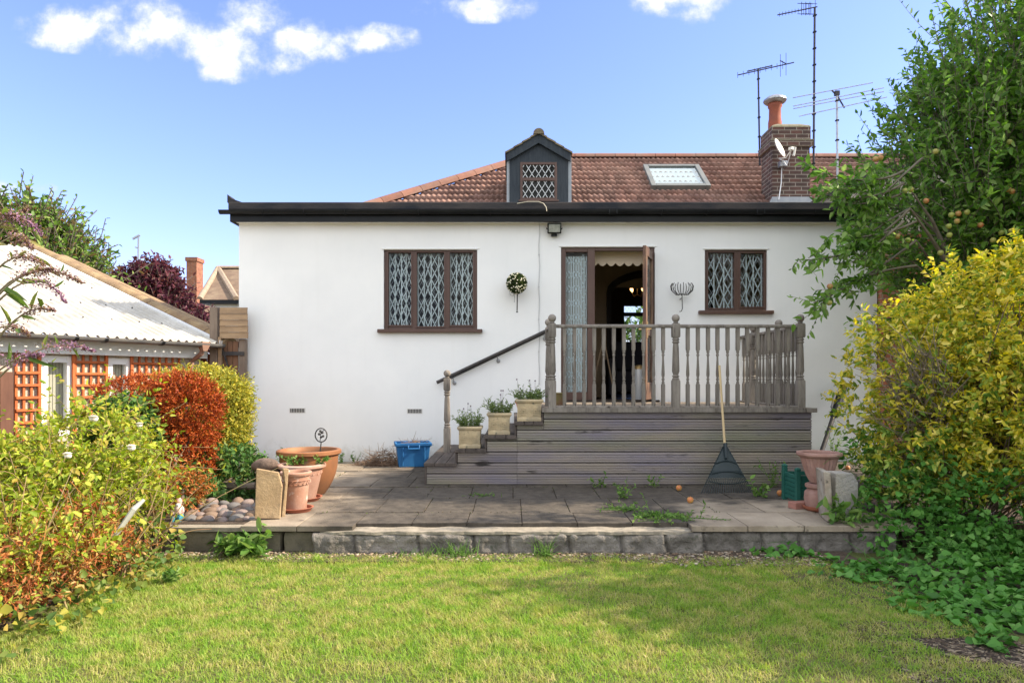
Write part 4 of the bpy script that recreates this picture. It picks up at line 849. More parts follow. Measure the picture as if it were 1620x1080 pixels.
g=MB(); seg=8; pr=[(-.15+.055*math.cos(PI+PI*k/seg),1.835+.05*math.sin(PI+PI*k/seg)) for k in range(seg+1)]; k_=seg+1
g.add([(a,b_,z) for a in (-5.3,.10) for b_,z in pr],[(q,q+1,k_+q+1,k_+q) for q in range(seg)]); g.add([(a,b_+(.006 if b_<-.15 else -.006),z+.004) for a in (-5.3,.10) for b_,z in pr],[(k_+q,k_+q+1,q+1,q) for q in range(seg)]); g.prism(pr,.095,.105,'X')
G(g).build('gutter',mat('grey gutter',(.10,.10,.105),(.16,.15,.14),scale=6,rough=.5),garage,smooth=True)
for px in (118,165,255): 
    a=gl(px,540,-.15)[0]; g=MB(); g.add([(a+q,b_*1.0+(-.004 if b_<-.15 else .004),z-.006) for q in (-.02,.02) for b_,z in pr],[(q,q+1,k_+q+1,k_+q) for q in range(seg)]); G(g).build('gutter_union',blackpl,garage)
g=MB(); a=gl(308,560,.03)[0]; g.tube([(a,-.15,1.80),(a,-.1,1.70),(a,.09,1.6),(a,.09,.2)],.032,8); g.rect_ring((a,-.15,1.735),[(.03,.03,0),(.06,.05,.08),(.06,.05,.12)]); G(g).build('downpipe',mat('brown pipe',(.26,.15,.11)),garage)
g=MB(); g.prism([(-.12,roofz(-.12)+.01),(4.6,roofz(4.6)+.01),(4.6,roofz(4.6)+.075),(-.12,roofz(-.12)+.075)],ae,ae+.035,'X'); G(g).build('verge_trim',whitepvc,garage)
g=MB(); x=-.12
while x<4.6:
    halfround(g,(ae+.16,x,roofz(x)+.0),(ae+.16,x+.41,roofz(x+.41)),.125,n=8); x+=.42
for r_ in range(8): g.prism([(-.1+0*r_,roofz(-.1)-.02),(4.6,roofz(4.6)-.02),(4.6,roofz(4.6)+.03),(-.1,roofz(-.1)+.03)],ae+.27+r_*.12,ae+.38+r_*.12,'X') if r_<3 else None
G(g).build('verge_tile',mat('mossy brown tile',(.24,.155,.085),(.33,.24,.13),(.13,.08,.05),scale=8,rough=.95,bump=.8,bscale=50),garage,smooth=True)
g=MB(); g.add([(ae,4.6,roofz(4.6)),(-5.3,4.6,roofz(4.6)),(-5.3,9,roofz(4.6)-1.6),(ae,9,roofz(4.6)-1.6)],[(0,1,2,3)]); G(g).build('rear_slope',corr,garage)
# trellis panels
orange=mat('orange stained timber',(.50,.13,.035),(.40,.10,.03),scale=6,rough=.7,stretch=(2,2,2),island=.25)
def trellis(pxa,pxb,pyt,zb,nv,hs,lab):
    t_=thing('trellis_panel',lab,'trellis',(0,0,0),'orange trellis panels on the garage wall'); a0,zt_=gl(pxa,pyt,WO-.03); a1,_=gl(pxb,pyt,WO-.03); p=P1+GU*(a0+a1)/2+GN*WO; t_.location=(p[0],p[1],zb)
    for k in range(nv+1): g=MB(); a=a0+(a1-a0)*k/nv; g.box(a-.013,a+.013,WO-.03,WO-.012,zb,zt_); G(g).build('upright',orange,t_,bevel=.002)
    z=zt_-.09
    while z>zb: g=MB(); g.box(a0-.01,a1+.01,WO-.05,WO-.031,z-.014,z+.014); G(g).build('crossbar',orange,t_,bevel=.002); z-=hs
trellis(26,62,556,.25,3,.135,'leftmost orange trellis panel, between the brown fence and the white door')
trellis(120,168,560,.35,4,.135,'orange trellis panel between the two white framed garage windows')
trellis(210,284,563,.5,7,.135,'widest orange trellis panel, nearest the house')
g=MB(); a0,z0=gl(47,552,WO-.07); a1,_=gl(286,560,WO-.07); z1=gl(170,556.5,WO-.07)[1]; g.box(a0,a1,WO-.075,WO-.052,z1-.03,z1+.03); tag(G(g).build('timber_rail',orange,bevel=.003),'orange timber rail running along the top of the trellis panels','rail')
g=MB()
for px in (63,117,169,209): 
    a,_=gl(px,600,WO-.04); g.box(a-.016,a+.016,WO-.045,WO-.02,.2,z1-.031)
tag(G(g).build('timber_batten',orange,bevel=.002),'orange upright battens beside the white framed garage windows','batten')
bf=thing('brown_fence','dark brown vertical board fence at the left edge beside the trellis','fence',(-5,6.3,0))
g=MB(); a=gl(22,650,-.02)[0]
for k in range(9): g.box(a-.13*(k+1)+.004,a-.13*k-.004,-.02,.0,0,gl(15,588,-.02)[1])
G(g).build('board',mat('brown fence board',(.10,.045,.03),(.15,.07,.045),scale=5,rough=.8,stretch=(2,2,.4)),bf)
# ------------------------------------------------------------------ side gate and screens
sg_=thing('side_gate','brown timber side gate with black strap hinges under a lapped board panel','gate',(X_(365,9.35),9.35,0))
lap=mat('brown lap board',(.36,.24,.14),(.27,.18,.11),scale=7,rough=.85,bump=.5,bscale=30,stretch=(.6,3,3),island=.2); gw=mat('gate timber',(.20,.10,.055),(.14,.075,.045),scale=6,rough=.8,stretch=(3,3,.5),island=.2)  # plain brown timber colours for the lap boards and the gate
g=MB(); g.box(X_(334,9.35),X_(346,9.35),9.30,9.40,0,Z_(486,9.35)); g.box(X_(377,9.35),X_(388,9.35),9.36,9.44,0,Z_(536,9.35)); g.build('post',mat('grey brown post',(.15,.11,.085),(.22,.17,.13),scale=6,stretch=(3,3,.5)),sg_,bevel=.006)
g=MB(); g.box(X_(346,9.33),X_(351,9.33),9.3,9.36,.2,Z_(533,9.33)); g.build('jamb',lap,sg_,bevel=.003)
g=MB(); zt_=Z_(486,9.3); zb_=Z_(535,9.3)
for k in range(5): h=(zt_-zb_)/5; z=zb_+h*k; g.prism([(9.335,z+.001),(9.345,z+h-.001),(9.325,z+h-.001),(9.312,z+.001)],X_(346.5,9.3),X_(391-k*.3,9.3),'X')
g.build('lap_board',lap,sg_)
g=MB(); x0,x1=X_(351,9.38),X_(377,9.38)
for k in range(3): g.box(x0+(x1-x0)*k/3+.003,x0+(x1-x0)*(k+1)/3-.003,9.38,9.4,.2,Z_(540,9.38))
g.build('gate_board',gw,sg_); g=MB(); g.box(x0-.01,x1+.09,9.34,9.355,Z_(562,9.35),Z_(556,9.35)); g.tube([at(352,553,9.34),at(366,596,9.34)],.014,5); g.box(X_(350,9.34),X_(353,9.34),9.335,9.35,Z_(562,9.34),Z_(548,9.34)); g.build('strap_hinge',darksteel,sg_)
op_=thing('orange_fence_panel','small orange close boarded panel between the garage and the gate post','fence',(X_(322,9.5),9.5,0))
g=MB()
for k in range(4): x=X_(308+k*6.6,9.5); g.box(x,x+.052,9.5,9.515,0,Z_(560,9.5)); 
g.build('board',mat('orange red board',(.40,.11,.045),(.33,.09,.04),scale=6,rough=.8),op_,bevel=.003); g=MB(); g.box(X_(334.5,9.5),X_(338,9.5),9.47,9.51,0,Z_(552,9.5)); g.build('post',lap,op_)
# ------------------------------------------------------------------ houses beyond
h2=thing('distant_house','house with brown hipped roof beyond the gate, seen past the white wall','house',(-11,28,0))
brt=mat('brown plain tile',(.19,.13,.09),(.13,.09,.065),(.24,.18,.12),scale=5,rough=.95,bump=1,bscale=14)
HYY=28; e=Z_(474,HYY); ap=Z_(430,HYY+3); xl,xr=X_(316,HYY),X_(440,HYY)
g=MB(); g.add([(xl,HYY,e),(xr,HYY,e),(xr,HYY+6,e),(xl,HYY+6,e),(X_(345,HYY+3),HYY+3,ap+.15),(xr-2,HYY+3,ap+.15)],[(0,1,5,4),(1,2,5),(2,3,4,5),(3,0,4)]); g.build('roof',brt,h2)
g=MB(); g.box(xl+.3,xr-.3,HYY+.3,HYY+5.7,0,e-.12); g.build('wall',render,h2); g=MB(); g.box(xl,xr,HYY-.02,HYY+6,e-.16,e-.01); g.build('gutter',blackpl,h2)
g=MB(); halfround(g,(xl,HYY,e+.02),(X_(345,HYY+3),HYY+3,ap+.16),.12); halfround(g,(X_(345,HYY+3),HYY+3,ap+.16),(xr-2,HYY+3,ap+.16),.12); g.add([(X_(346,HYY+3),HYY+3,ap+.17)]*3,[(0,1,2)]); 
g.tube([(X_(345,HYY+3),HYY+3,ap+.17),(X_(374,HYY),HYY-.02,e+.05)],.12,6); g.build('hip_tile',mat('hip tile',(.34,.26,.19),(.24,.18,.13),scale=6),h2)
h3=thing('distant_house','house behind the purple tree showing only its red brick chimney','house',(-14.5,32,0))
g=MB(); g.box(X_(180,32),X_(320,32),32,38,0,Z_(505,32)); g.build('wall',render,h3); g=MB(); g.prism([(32,Z_(505,32)),(38,Z_(505,32)),(35,Z_(462,34))],X_(175,32),X_(322,32),'X'); g.build('roof',brt,h3)
g=MB(); g.box(X_(295,33),X_(311,33),33,33.7,Z_(500,33),Z_(413,33)); g.box(X_(293.5,33),X_(312.5,33),32.95,33.75,Z_(413,33),Z_(407,33)); g.build('chimney',brickmat('orange brick',(.27,.10,.055),(.32,.13,.07),(.25,.18,.13),1.3),h3)
A4=thing('television_aerial','tiny distant aerial above the purple leaved tree','aerial',tuple(at(218,420,30)))
g=MB(); g.tube([at(218,470,30),at(219,373,30)],.035,4); g.tube([at(210,378,30),at(221,372,30)],.05,4); g.tube([at(214,391,30),at(219,393,30)],.04,4); g.build('mast',steel,A4)
# ------------------------------------------------------------------ pots and garden things
def pot(px,py_ground,prof,name,lab,m_,group=None,sides=28,base=PZ,Y=None):
    Y=Y or (CZ-base)*1080/(py_ground-600); c=(X_(px,Y),Y,base); t_=thing(name,lab,'plant pot',c,group); g=MB(); base_i=0
    g.lathe(c,prof,sides); g.f=g.f[:-2]; g.f.append(tuple(range(sides-1,-1,-1)))       # open rim
    o=g.build('body',m_,t_,smooth=True); r_in=prof[-1][0]; g=MB(); g.lathe(c,[(r_in*1.0,prof[-1][1]-.0),(r_in*.98,prof[-1][1]+.003)],sides)
    g.build('compost',soil,t_); return t_,Vector(c)
def potprof(rb,rt,h,rim=.035,lip=.02,wall=.02,bulge=0,soild=.05):
    out=[(rb*.96,0),(rb,.01)]+[(rb+(rt-rb)*(k/6)+bulge*math.sin(PI*k/6),(h-rim)*k/6) for k in range(1,7)]
    out+=[(rt+lip*.6,h-rim+.002),(rt+lip,h-rim+.012),(rt+lip,h-.008),(rt+lip*.6,h),(rt-wall*.5,h),(rt-wall,h-.01),(rt-wall*1.3,h-soild)]; return out
pt1,c1=pot(468,808,potprof(.088,.118,.345,lip=.018),'terracotta_pot','smaller pale terracotta pot in front, right behind the upright sandstone slabs',terra,'terracotta pots on the patio')
pt2,c2=pot(477,791,potprof(.125,.195,.345,rim=.04,lip=.03),'terracotta_pot','middle terracotta pot with a wide pink rim, between two others',mat('pale terracotta',(.36,.19,.135),(.42,.29,.23),(.25,.13,.09),scale=6,rough=.85,bump=.2,bscale=60),'terracotta pots on the patio')
pt3,c3=pot(489,780,potprof(.165,.285,.44,rim=.05,lip=.03,bulge=.035),'terracotta_pot','largest orange glazed pot, at the back with a wire ornament in it',terraorange,'terracotta pots on the patio',36)
for t_,c,r,h in ((pt1,c1,.122,.255),(pt2,c2,.186,.265)):  # rope band
    g=MB(); nn_=20
    for k in range(nn_):
        a=2*PI*k/nn_; q=c+Vector((math.cos(a)*r,math.sin(a)*r,h)); tv=Vector((-math.sin(a),math.cos(a),0)); g.tube([q-tv*.014+Vector((0,0,-.012)),q+tv*.014+Vector((0,0,.012))],[.005,.005],6)
    g.lathe(c,[(r-.012,h-.022),(r-.002,h-.018),(r-.012,h-.014)],28); g.lathe(c,[(r-.012,h+.014),(r,h+.018),(r-.012,h+.022)],28); g.build('rope_band',terra,t_,smooth=True)
for c,r,lab in ((c1,.135,'terracotta saucer under the smaller front pot'),(c2,.175,'terracotta saucer under the middle pot')):
    g=MB(); g.lathe((c.x+.01,c.y,PZ+.001),[(r*.85,0),(r,.03),(r+.008,.034),(r-.01,.034),(r*.84,.012)],28); tag(g.build('saucer',mat('brown terracotta',(.36,.13,.075),(.3,.1,.06),scale=6,rough=.8),smooth=True),lab,'saucer','pot saucers')
or_=thing('wire_ornament','small black ring ornament with a leaf motif on a stake in the largest pot','ornament',(c3.x+.1,c3.y,.6)); cc=at(508,688,6.8); g=MB()
R_=.062; g.tube([cc+Vector((R_*.95*math.cos(2*PI*k/20),.0,R_*1.1*math.sin(2*PI*k/20))) for k in range(21)],.006,6); g.tube([cc+Vector((0,0,-R_*1.1)),cc+Vector((-.015,0,-.26))],.006,6); g.build('ring',darksteel,or_)
g=MB()
for dx_,dz_ in ((-.02,.01),(.012,.025),(.0,-.02),(.02,-.01),(-.008,.04)): g.ball(cc+Vector((dx_,0,dz_)),.013,6)
g.tube([cc+Vector((-.01,0,-.06)),cc+Vector((0,0,.03)),cc+Vector((.03,0,.05))],.004,5); g.build('leaf_motif',darksteel,or_)
# upright slabs
sand=mat('buff sandstone',(.36,.25,.14),(.27,.185,.105),(.43,.33,.21),scale=5,rough=.95,bump=.7,bscale=40,spots=(.25,.18,.11),sscale=9)
def slab_obj(poly,Y,th,rz,m_,lab,tilt=0,group='upright stone slabs'):
    xs=[X_(a,Y) for a,c in poly]; cx_=sum(xs)/len(xs); g=MB(); g.prism([(x-cx_,Z_(c,Y)-PZ) for x,(a,c) in zip(xs,poly)],-th/2,th/2); R=rotm(rx=tilt,rz=rz)
    for v_ in g.v: w_=R@v_; v_.x,v_.y,v_.z=w_.x+cx_,w_.y+Y,w_.z+PZ+.004
    return tag(g.build('stone_slab',m_,bevel=.006),lab,'stone slab',group)
slab_obj([(405,819),(443,821),(444,800),(446,770),(440,748),(407,741)],5.58,.05,.22,sand,'broad sunlit sandstone slab standing upright in front of the terracotta pots',-.04)
slab_obj([(444,820),(450,820),(456,742),(447,741),(450,765)],5.70,.06,.5,sand,'narrow sandstone slab on edge, right behind the broad one',-.02)
slab_obj([(1302,820),(1311,820),(1307,744),(1297,743)],5.60,.30,-.22,mat('lichened concrete',(.33,.27,.21),(.20,.165,.13),(.45,.42,.36),scale=12,rough=.95,bump=.8,bscale=50,spots=(.06,.05,.04),sscale=14),'thin lichen spotted slab on edge beside the pedestal pot')
slab_obj([(1311,820),(1350,815),(1350,762),(1340,747),(1311,746)],5.62,.14,.16,mat('grey split stone',(.33,.31,.29),(.25,.24,.23),(.42,.37,.30),scale=7,rough=.95,bump=1,bscale=30,bdist=.02),'broad grey broken concrete slab beside the yellow shrub',.03)
# stone planters on the steps
for k,(px,tp,lab) in enumerate(((744,.385,'square cast stone planter on the lowest planted step'),(790,.533,'square cast stone planter in the middle of the three on the steps'),(837,.681,'square cast stone planter on the highest step, next to the deck post'))):
    Y=7.56; z=PZ+tp; sc_x=(1,1,1.12)[k]; c=Vector((X_(px,Y),Y,z+.002)); t_=thing('stone_planter',lab,'planter',c,'cast stone planters on the steps'); g=MB(); a=.118*sc_x; h=.24
    g.rect_ring(c,[(a,a,0),(a*1.02,a*1.02,.03),(a*1.02,a*1.02,.035),(a*.95,a*.95,.045),(a*1.0,a*1.0,h-.045),(a*1.13,a*1.13,h-.03),(a*1.18,a*1.18,h-.012),(a*1.1,a*1.1,h),(a*.9,a*.9,h),(a*.88,a*.88,h-.03)]); g.build('body',caststone,t_,bevel=.008)
    g=MB()
    for sx in (-1,1):
        q=c+Vector((sx*a*.5,-a*.985,h*.46)); R_=.042
        for m in range(4): an=PI/2*m; g.tube([q+Vector((math.cos(an)*.02+.020*math.cos(2*PI*j/8),-.002,math.sin(an)*.02+.020*math.sin(2*PI*j/8))) for j in range(9)],.006,4)
        g.tube([q+Vector((-a*.45,-.001,-.07)),q+Vector((-a*.45,-.001,.07))],.007,4)
        g.tube([q+Vector((-R_,0,-R_*1.4)),q+Vector((R_,0,R_*1.4))],.006,4); g.tube([q+Vector((R_,0,-R_*1.4)),q+Vector((-R_,0,R_*1.4))],.006,4)
    g.build('relief',caststone,t_)
    g=MB(); g.box(c.x-a*.9,c.x+a*.9,c.y-a*.9,c.y+a*.9,c.z+h-.02,c.z+h-.006); g.build('compost',soil,t_)
    n_=60; P=np.array(c)+np.stack([rng.uniform(-a*.8,a*.8,n_),rng.uniform(-a*.8,a*.8,n_),np.full(n_,h-.01)],1); D=(P-np.array(c))*np.array([2.2,2.2,0])+np.array([0,0,.35])+rng.normal(size=(n_,3))*.08
    S=shoots(P,D,rng.uniform(.07,.17,n_),5,.3); V,F=join([leafy(S,9,.032,.4,out=.9),tubes(S,np.full(S.shape[:2],.0018))])
    o=np_mesh('herb_plant',V,F,leafmat('herb leaf %d'%k,[(.14,.20,.06),(.20,.26,.08),(.10,.15,.05),(.17,.22,.10)]),origin=tuple(c+Vector((0,0,h)))); tag(o,('leafy green herb in the planter on the lowest planted step','bushy green herb in the middle planter on the steps','trailing green herb in the planter next to the deck post')[k],'potted plant','herbs in the stone planters')
    g=MB()
    for m in range(3): p_=Vector(P[m*5]); q=p_+Vector((random.uniform(-.06,.06),random.uniform(-.03,.03),random.uniform(.19,.26))); g.tube([p_,(p_+q)/2+Vector((.008,0,0)),q],.002,4); g.ball(q,.009,5)
    g.build('flower_stalk',mat('dry mauve flower',(.16,.12,.15)),o)
pot(836,0,potprof(.10,.145,.21,rim=.03,lip=.015),'plastic_pot','orange plastic pot partly hidden behind the highest stone planter',mat('orange plastic',(.62,.22,.11),rough=.5),base=PZ+.681,Y=7.95)
pot(884,0,potprof(.06,.075,.15,rim=.02,lip=.01),'plastic_pot','small mossy pot on the deck beside the left deck post',mat('mossy pot',(.16,.15,.05),(.22,.12,.07),scale=8),base=DT,Y=8.3)
# pedestal pot on a pot
Y=5.95; c=Vector((X_(1296,Y),Y,PZ)); lp=thing('round_pot','squat round terracotta pot carrying the fluted bowl','plant pot',c)
g=MB(); g.lathe(c,[(.085,.03),(.11,.04),(.125,.10),(.12,.16),(.095,.19),(.10,.195),(.115,.205),(.115,.23),(.09,.24),(.07,.235)],26); g.build('body',pinkterra,lp,smooth=True)
g=MB(); g.lathe(c,[(.10,0),(.13,.02),(.14,.045),(.13,.045),(.11,.022)],26); tag(g.build('saucer',mat('brown terracotta',(1,1,1)),smooth=True),'terracotta saucer under the squat round pot on the right','saucer','pot saucers')
c=c+Vector((0,0,.238)); fb=thing('fluted_bowl_pot','pink terracotta fluted bowl standing on the squat round pot','plant pot',c)
g=MB(); nn_=48; prof=[(.055,0),(.075,.008),(.085,.03),(.105,.07),(.13,.15),(.15,.225),(.175,.235),(.188,.25),(.186,.268),(.17,.272),(.15,.262),(.145,.22)]
g.lathe(c,prof,nn_)
for i_,v_ in enumerate(g.v):
    r_=i_//nn_
    if 2<=r_<=5: k=1+(.035 if i_%2 else -.02); v_.x=c.x+(v_.x-c.x)*k; v_.y=c.y+(v_.y-c.y)*k
g.build('body',mat('pinkish terracotta',(1,1,1)),fb,smooth=False); g=MB(); g.lathe(c,[(.14,.22),(.14,.225)],24); g.build('compost',soil,fb)
g=MB(); g.obox((X_(1275,5.95),6.05,PZ+.03),(.2,.1,.06),rotm(rz=.3)); tag(g.build('loose_brick',mat('pink brick',(.36,.17,.13),(.28,.13,.10),scale=9,rough=.95,bump=.5),bevel=.006),'loose pinkish brick on the patio beside the round pot','brick')
# green box planter
x0,y0=X_(1262,6.2),6.2; S_=.30; gp=thing('green_box_planter','dark green slatted box planter with round topped posts','planter',(x0+.15,y0+.15,PZ)); grn=mat('dark green plastic',(.012,.085,.065),(.02,.11,.085),scale=5,rough=.5)
for x,y in ((x0,y0),(x0+S_,y0),(x0,y0+S_),(x0+S_,y0+S_)): g=MB(); g.box(x-.022,x+.022,y-.022,y+.022,PZ,PZ+.31); g.rect_ring((x,y,PZ+.31),[(.018,.018,0),(.024,.024,.005),(.022,.022,.02),(.008,.008,.03)]); g.build('post',grn,gp,bevel=.004)
for ax in range(4):
    g=MB()
    for k in range(6):
        z0,z1=PZ+.03+k*.04,PZ+.03+k*.04+.037
        if ax==0: g.box(x0-.008,x0+.008,y0+.023,y0+S_-.023,z0,z1)
        if ax==1: g.box(x0+S_-.008,x0+S_+.008,y0+.023,y0+S_-.023,z0,z1)
        if ax==2: g.box(x0+.023,x0+S_-.023,y0-.008,y0+.008,z0,z1)
        if ax==3: g.box(x0+.023,x0+S_-.023,y0+S_-.008,y0+S_+.008,z0,z1)
    g.build('side_panel',grn,gp,bevel=.004)
# blue recycling box
bx=thing('recycling_box','blue plastic recycling box of garden clippings against the white wall','box',(X_(652,9.0),9.0,PZ)); R=rotm(rz=.22); cc=Vector((X_(652,8.95),9.0,PZ))
blue=mat('blue plastic',(.012,.10,.28),(.02,.14,.34),scale=4,rough=.65,bump=.15,bscale=30)
g=MB(); g.rect_ring(cc,[(.175,.125,0),(.185,.135,.01),(.215,.16,.27),(.235,.18,.275),(.238,.183,.315),(.228,.173,.318),(.205,.15,.31),(.195,.14,.08)],R); g.build('body',blue,bx,bevel=.008)
g=MB(); q=lambda x,y,z: cc+R@Vector((x,y,z)); g.tube([q(-.07,-.18,.285),q(-.07,-.205,.245),q(.07,-.205,.245),q(.07,-.18,.285)],.012,6)
for k in (-.14,.14): g.tube([q(k,-.145,.03),q(k,-.172,.26)],.010,6)
g.build('handle',blue,bx)
def twigs(name,c,r,n_,lab,cat,L=.2,h=.12,m_=None,kind=None):
    c=np.array(c); P=c+rng.normal(size=(n_,3))*np.array([r,r*.6,0])+np.array([0,0,.01]); P[:,2]+=rng.random(n_)**2*h*np.exp(-((P[:,0]-c[0])/r)**2*.7); D=rng.normal(size=(n_,3))*np.array([1,.8,.28]); S=shoots(P,D,rng.uniform(.4,1,n_)*L,5,.35); S[...,2]=np.maximum(S[...,2],c[2]+.003)
    V,F=tubes(S,np.linspace(.004,.0015,5)[None,:]*rng.uniform(.7,1.3,(n_,1))); o=np_mesh(name,V,F,m_ or mat('dry twig',(.19,.12,.08),(.30,.20,.13),(.11,.065,.045),scale=9,island=.5),origin=tuple(c)); return tag(o,lab,cat,kind=kind)
twigs('twig_pile',(X_(607,9.1),9.1,PZ),.15,420,'heap of dry brown prunings beside the blue box','twigs',.24,.20,kind='stuff')
twigs('clippings',tuple(cc+Vector((0,0,.27))),.085,110,'dry clippings filling the blue box','clippings',.16,.05,kind='stuff')
# rake
rk=thing('leaf_rake','black plastic leaf rake with a pale wooden handle leaning against the deck','rake',(X_(1150,6.95),6.95,PZ)); tip=at(1147,706,7.15); top=at(1138,578,7.39)
g=MB(); g.tube([tip+Vector((0,0,-.02)),top],.0125,8); g.build('handle',mat('pale ash handle',(.55,.42,.24),(.46,.34,.19),scale=6,rough=.6,stretch=(3,3,.3)),rk,smooth=True)
def fan(u_,v_):   # u -1..1 across, v 0..1 down the head
    y_=706+(781-706)*v_; xL=1147-3-(1147-1112)*v_; xR=1147+3+(1190-1147)*v_; Yd=7.15-.30*v_ - .02*math.sin(PI*v_); x_=xL+(xR-xL)*(u_+1)/2
    return at(x_,y_,Yd)+Vector((0,-.02*(1-u_*u_)*v_,0))
blk=mat('black green plastic',(.012,.022,.025),(.02,.03,.033),scale=6,rough=.45)
g=MB(); tine=MB(); nt=23; VM=.72
for k in range(nt):
    u_=-1+2*k/(nt-1); pts=[fan(u_,v_) for v_ in np.linspace(.5,1,7)]; pts.append(pts[-1]+Vector((0,-.035,-.004))); tine.tube(pts,.0042,4)
for v0,v1 in ((0.0,.18),(.18,.36),(.36,.52),(.52,.66)):
    nn_=12
    for k in range(nn_):
        ua,ub=-.98+1.96*k/nn_,-.98+1.96*(k+1)/nn_; q=[fan(ua,v0),fan(ub,v0),fan(ub,v1),fan(ua,v1)]; g.add(q+[p+Vector((0,.006,0)) for p in q],[(0,1,2,3),(7,6,5,4),(0,4,5,1),(2,6,7,3)])
for v_ in (.36,.58,.72): g.tube([fan(u_,v_+.06*(u_*u_-1)*(-1 if v_>.6 else 1))+Vector((0,-.006,0)) for u_ in np.linspace(-.95,.95,15)],.006,5)
for u_ in (-1,1): g.tube([fan(u_,v_) for v_ in np.linspace(0,.8,8)],.006,5)
g.tube([tip+Vector((0,-.005,.03)),fan(0,.25)+Vector((0,-.01,0))],[.022,.014],8); g.build('head',blk,rk); tine.build('tines',blk,rk)
# leaf blower leaning on the wall
lb=thing('leaf_blower','dark grey garden blower leaning against the white wall beside the shrub','leaf blower',(X_(1299,9.1),9.1,PZ))
p=at(1299,716,8.95); q=at(1319,657,9.2); r_=at(1336,607,9.38); g=MB(); g.tube([p,p+(q-p)*.5,q],[.03,.028,.032],10); g.build('nozzle',darksteel,lb,smooth=True)
d_=(r_-q).normalized(); g=MB(); g.tube([q-d_*.02,q+d_*.03,q+d_*.06,q+(r_-q)*.6,r_],[.04,.062,.05,.06,.045],12); g.build('housing',blackpl,lb,smooth=True)
g=MB(); s_=Vector((-.07,-.02,.03)); g.tube([q+d_*.06,q+d_*.1+s_,q+d_*.3+s_*1.1,r_],.014,6); g.tube([q+Vector((.05,-.03,0)),q+(r_-q)*.6+Vector((.055,-.03,0))],.022,6); g.build('handle',mat('grey plastic',(.18,.18,.19),rough=.5),lb,smooth=True)
# apples
applem=mat('windfall apple',(.50,.12,.05),(.48,.30,.08),scale=18,rough=.4); 
def apple(c,r,parent=None,m_=applem):
    g=MB(); g.lathe(c,[(.001,-r*.72),(r*.5,-r*.85),(r*.88,-r*.45),(r,0),(r*.93,r*.45),(r*.6,r*.82),(r*.2,r*.78),(.001,r*.62)],12); g.tube([Vector(c)+Vector((0,0,r*.6)),Vector(c)+Vector((r*.1,0,r*1.15))],r*.05,4); return g.build('apple',m_,parent,smooth=True)
for px,py,lab in ((1074,771,'fallen apple close to the deck, left of the rake'),(1092,790,'fallen apple out on the patio, below and left of the rake'),(1234,779,'fallen apple at the foot of the deck between the rake and the green planter'),(1341,737,'fallen apple behind the broad grey slab')):
    Y=(CZ-PZ-.03)*1080/(py-600); Y=min(Y,7.3 if px<1300 else 8.6); r=.031; o=apple((X_(px,Y),Y,PZ+r*.86),r); tag(o,lab,'apple','fallen apples')
# gnome
gn=thing('garden_gnome','small painted garden figure with a pale beard and blue trousers among the cobbles','garden gnome',(X_(283,5.6),5.6,PZ-.02)); c=Vector((X_(283,5.6),5.6,PZ-.02))
g=MB(); g.lathe(c+Vector((0,0,.05)),[(.03,0),(.04,.02),(.038,.05),(.028,.075),(.016,.085)],14); g.tube([c+Vector((-.03,0,.11)),c+Vector((-.045,-.02,.08)),c+Vector((-.02,-.035,.07))],.011,6); g.tube([c+Vector((.03,0,.11)),c+Vector((.045,-.02,.08)),c+Vector((.02,-.035,.07))],.011,6); g.build('coat',mat('faded pink paint',(.50,.28,.25),(.6,.5,.45),scale=30),gn,smooth=True)
g=MB(); g.lathe(c+Vector((0,0,.02)),[(.034,0),(.038,.02),(.034,.04)],12); g.tube([c+Vector((-.015,0,.045)),c+Vector((-.025,-.05,.03)),c+Vector((-.025,-.055,.0))],.014,6); g.tube([c+Vector((.018,0,.045)),c+Vector((.03,-.05,.03)),c+Vector((.03,-.055,.0))],.014,6); g.build('trousers',mat('teal paint',(.04,.20,.26)),gn,smooth=True)
g=MB(); g.ball(c+Vector((0,0,.15)),.024,10); g.ball(c+Vector((0,-.024,.148)),.006,6); g.build('head',mat('flesh paint',(.6,.38,.3)),gn,smooth=True)
g=MB(); g.lathe(c+Vector((0,-.014,.105)),[(.003,0),(.018,.02),(.02,.035),(.008,.045)],10); g.build('beard',mat('white paint',(.7,.68,.65)),gn,smooth=True)
g=MB(); g.lathe(c+Vector((0,0,.16)),[(.027,0),(.022,.015),(.012,.035),(.002,.055)],12); g.build('hat',mat('pale red paint',(.55,.30,.27)),gn,smooth=True)
# cobbles
def stone_mesh(c,r,seed,sq=(1,1,.7),n_=8):
    g=MB(); g.ball((0,0,0),1,n_); V=np.array([tuple(v_) for v_ in g.v]); V*=np.array(sq)*r; V*= (1+.12*wob(V/r,1.8,seed))[:,None]
    a=seed*1.7; R=np.array(rotm(rx=.25*math.sin(seed),ry=.2*math.cos(seed*3),rz=a)); V=V@R.T+np.array(c); g.v=[Vector(v_) for v_ in V]; return g
cob=[mat('grey cobble',(.16,.15,.145),(.11,.10,.095),scale=12,rough=.8,bump=.3),mat('brown cobble',(.21,.145,.10),(.15,.10,.075),scale=12,rough=.8,bump=.3),mat('pink grey cobble',(.24,.185,.165),(.17,.13,.12),scale=12,rough=.8,bump=.3)]
k=0; random.seed(21)
for row,(Y,nc) in enumerate(((5.62,10),(5.74,10),(5.87,9),(6.0,8),(6.14,6))):
    for j in range(nc):
        px=298+row*3+(405-298)*(j+.5)/nc+random.uniform(-4,4); r=random.uniform(.042,.068); x=X_(px,Y); o=stone_mesh((x,Y+random.uniform(-.04,.04),PZ-.035+row*.012+r*.3),r,k,(1.15,.9,.68)).build('cobble',cob[k%3],smooth=True); k+=1
        tag(o,'rounded cobble in the rock bed left of the upright sandstone slab','cobble','cobbles in the rock bed')
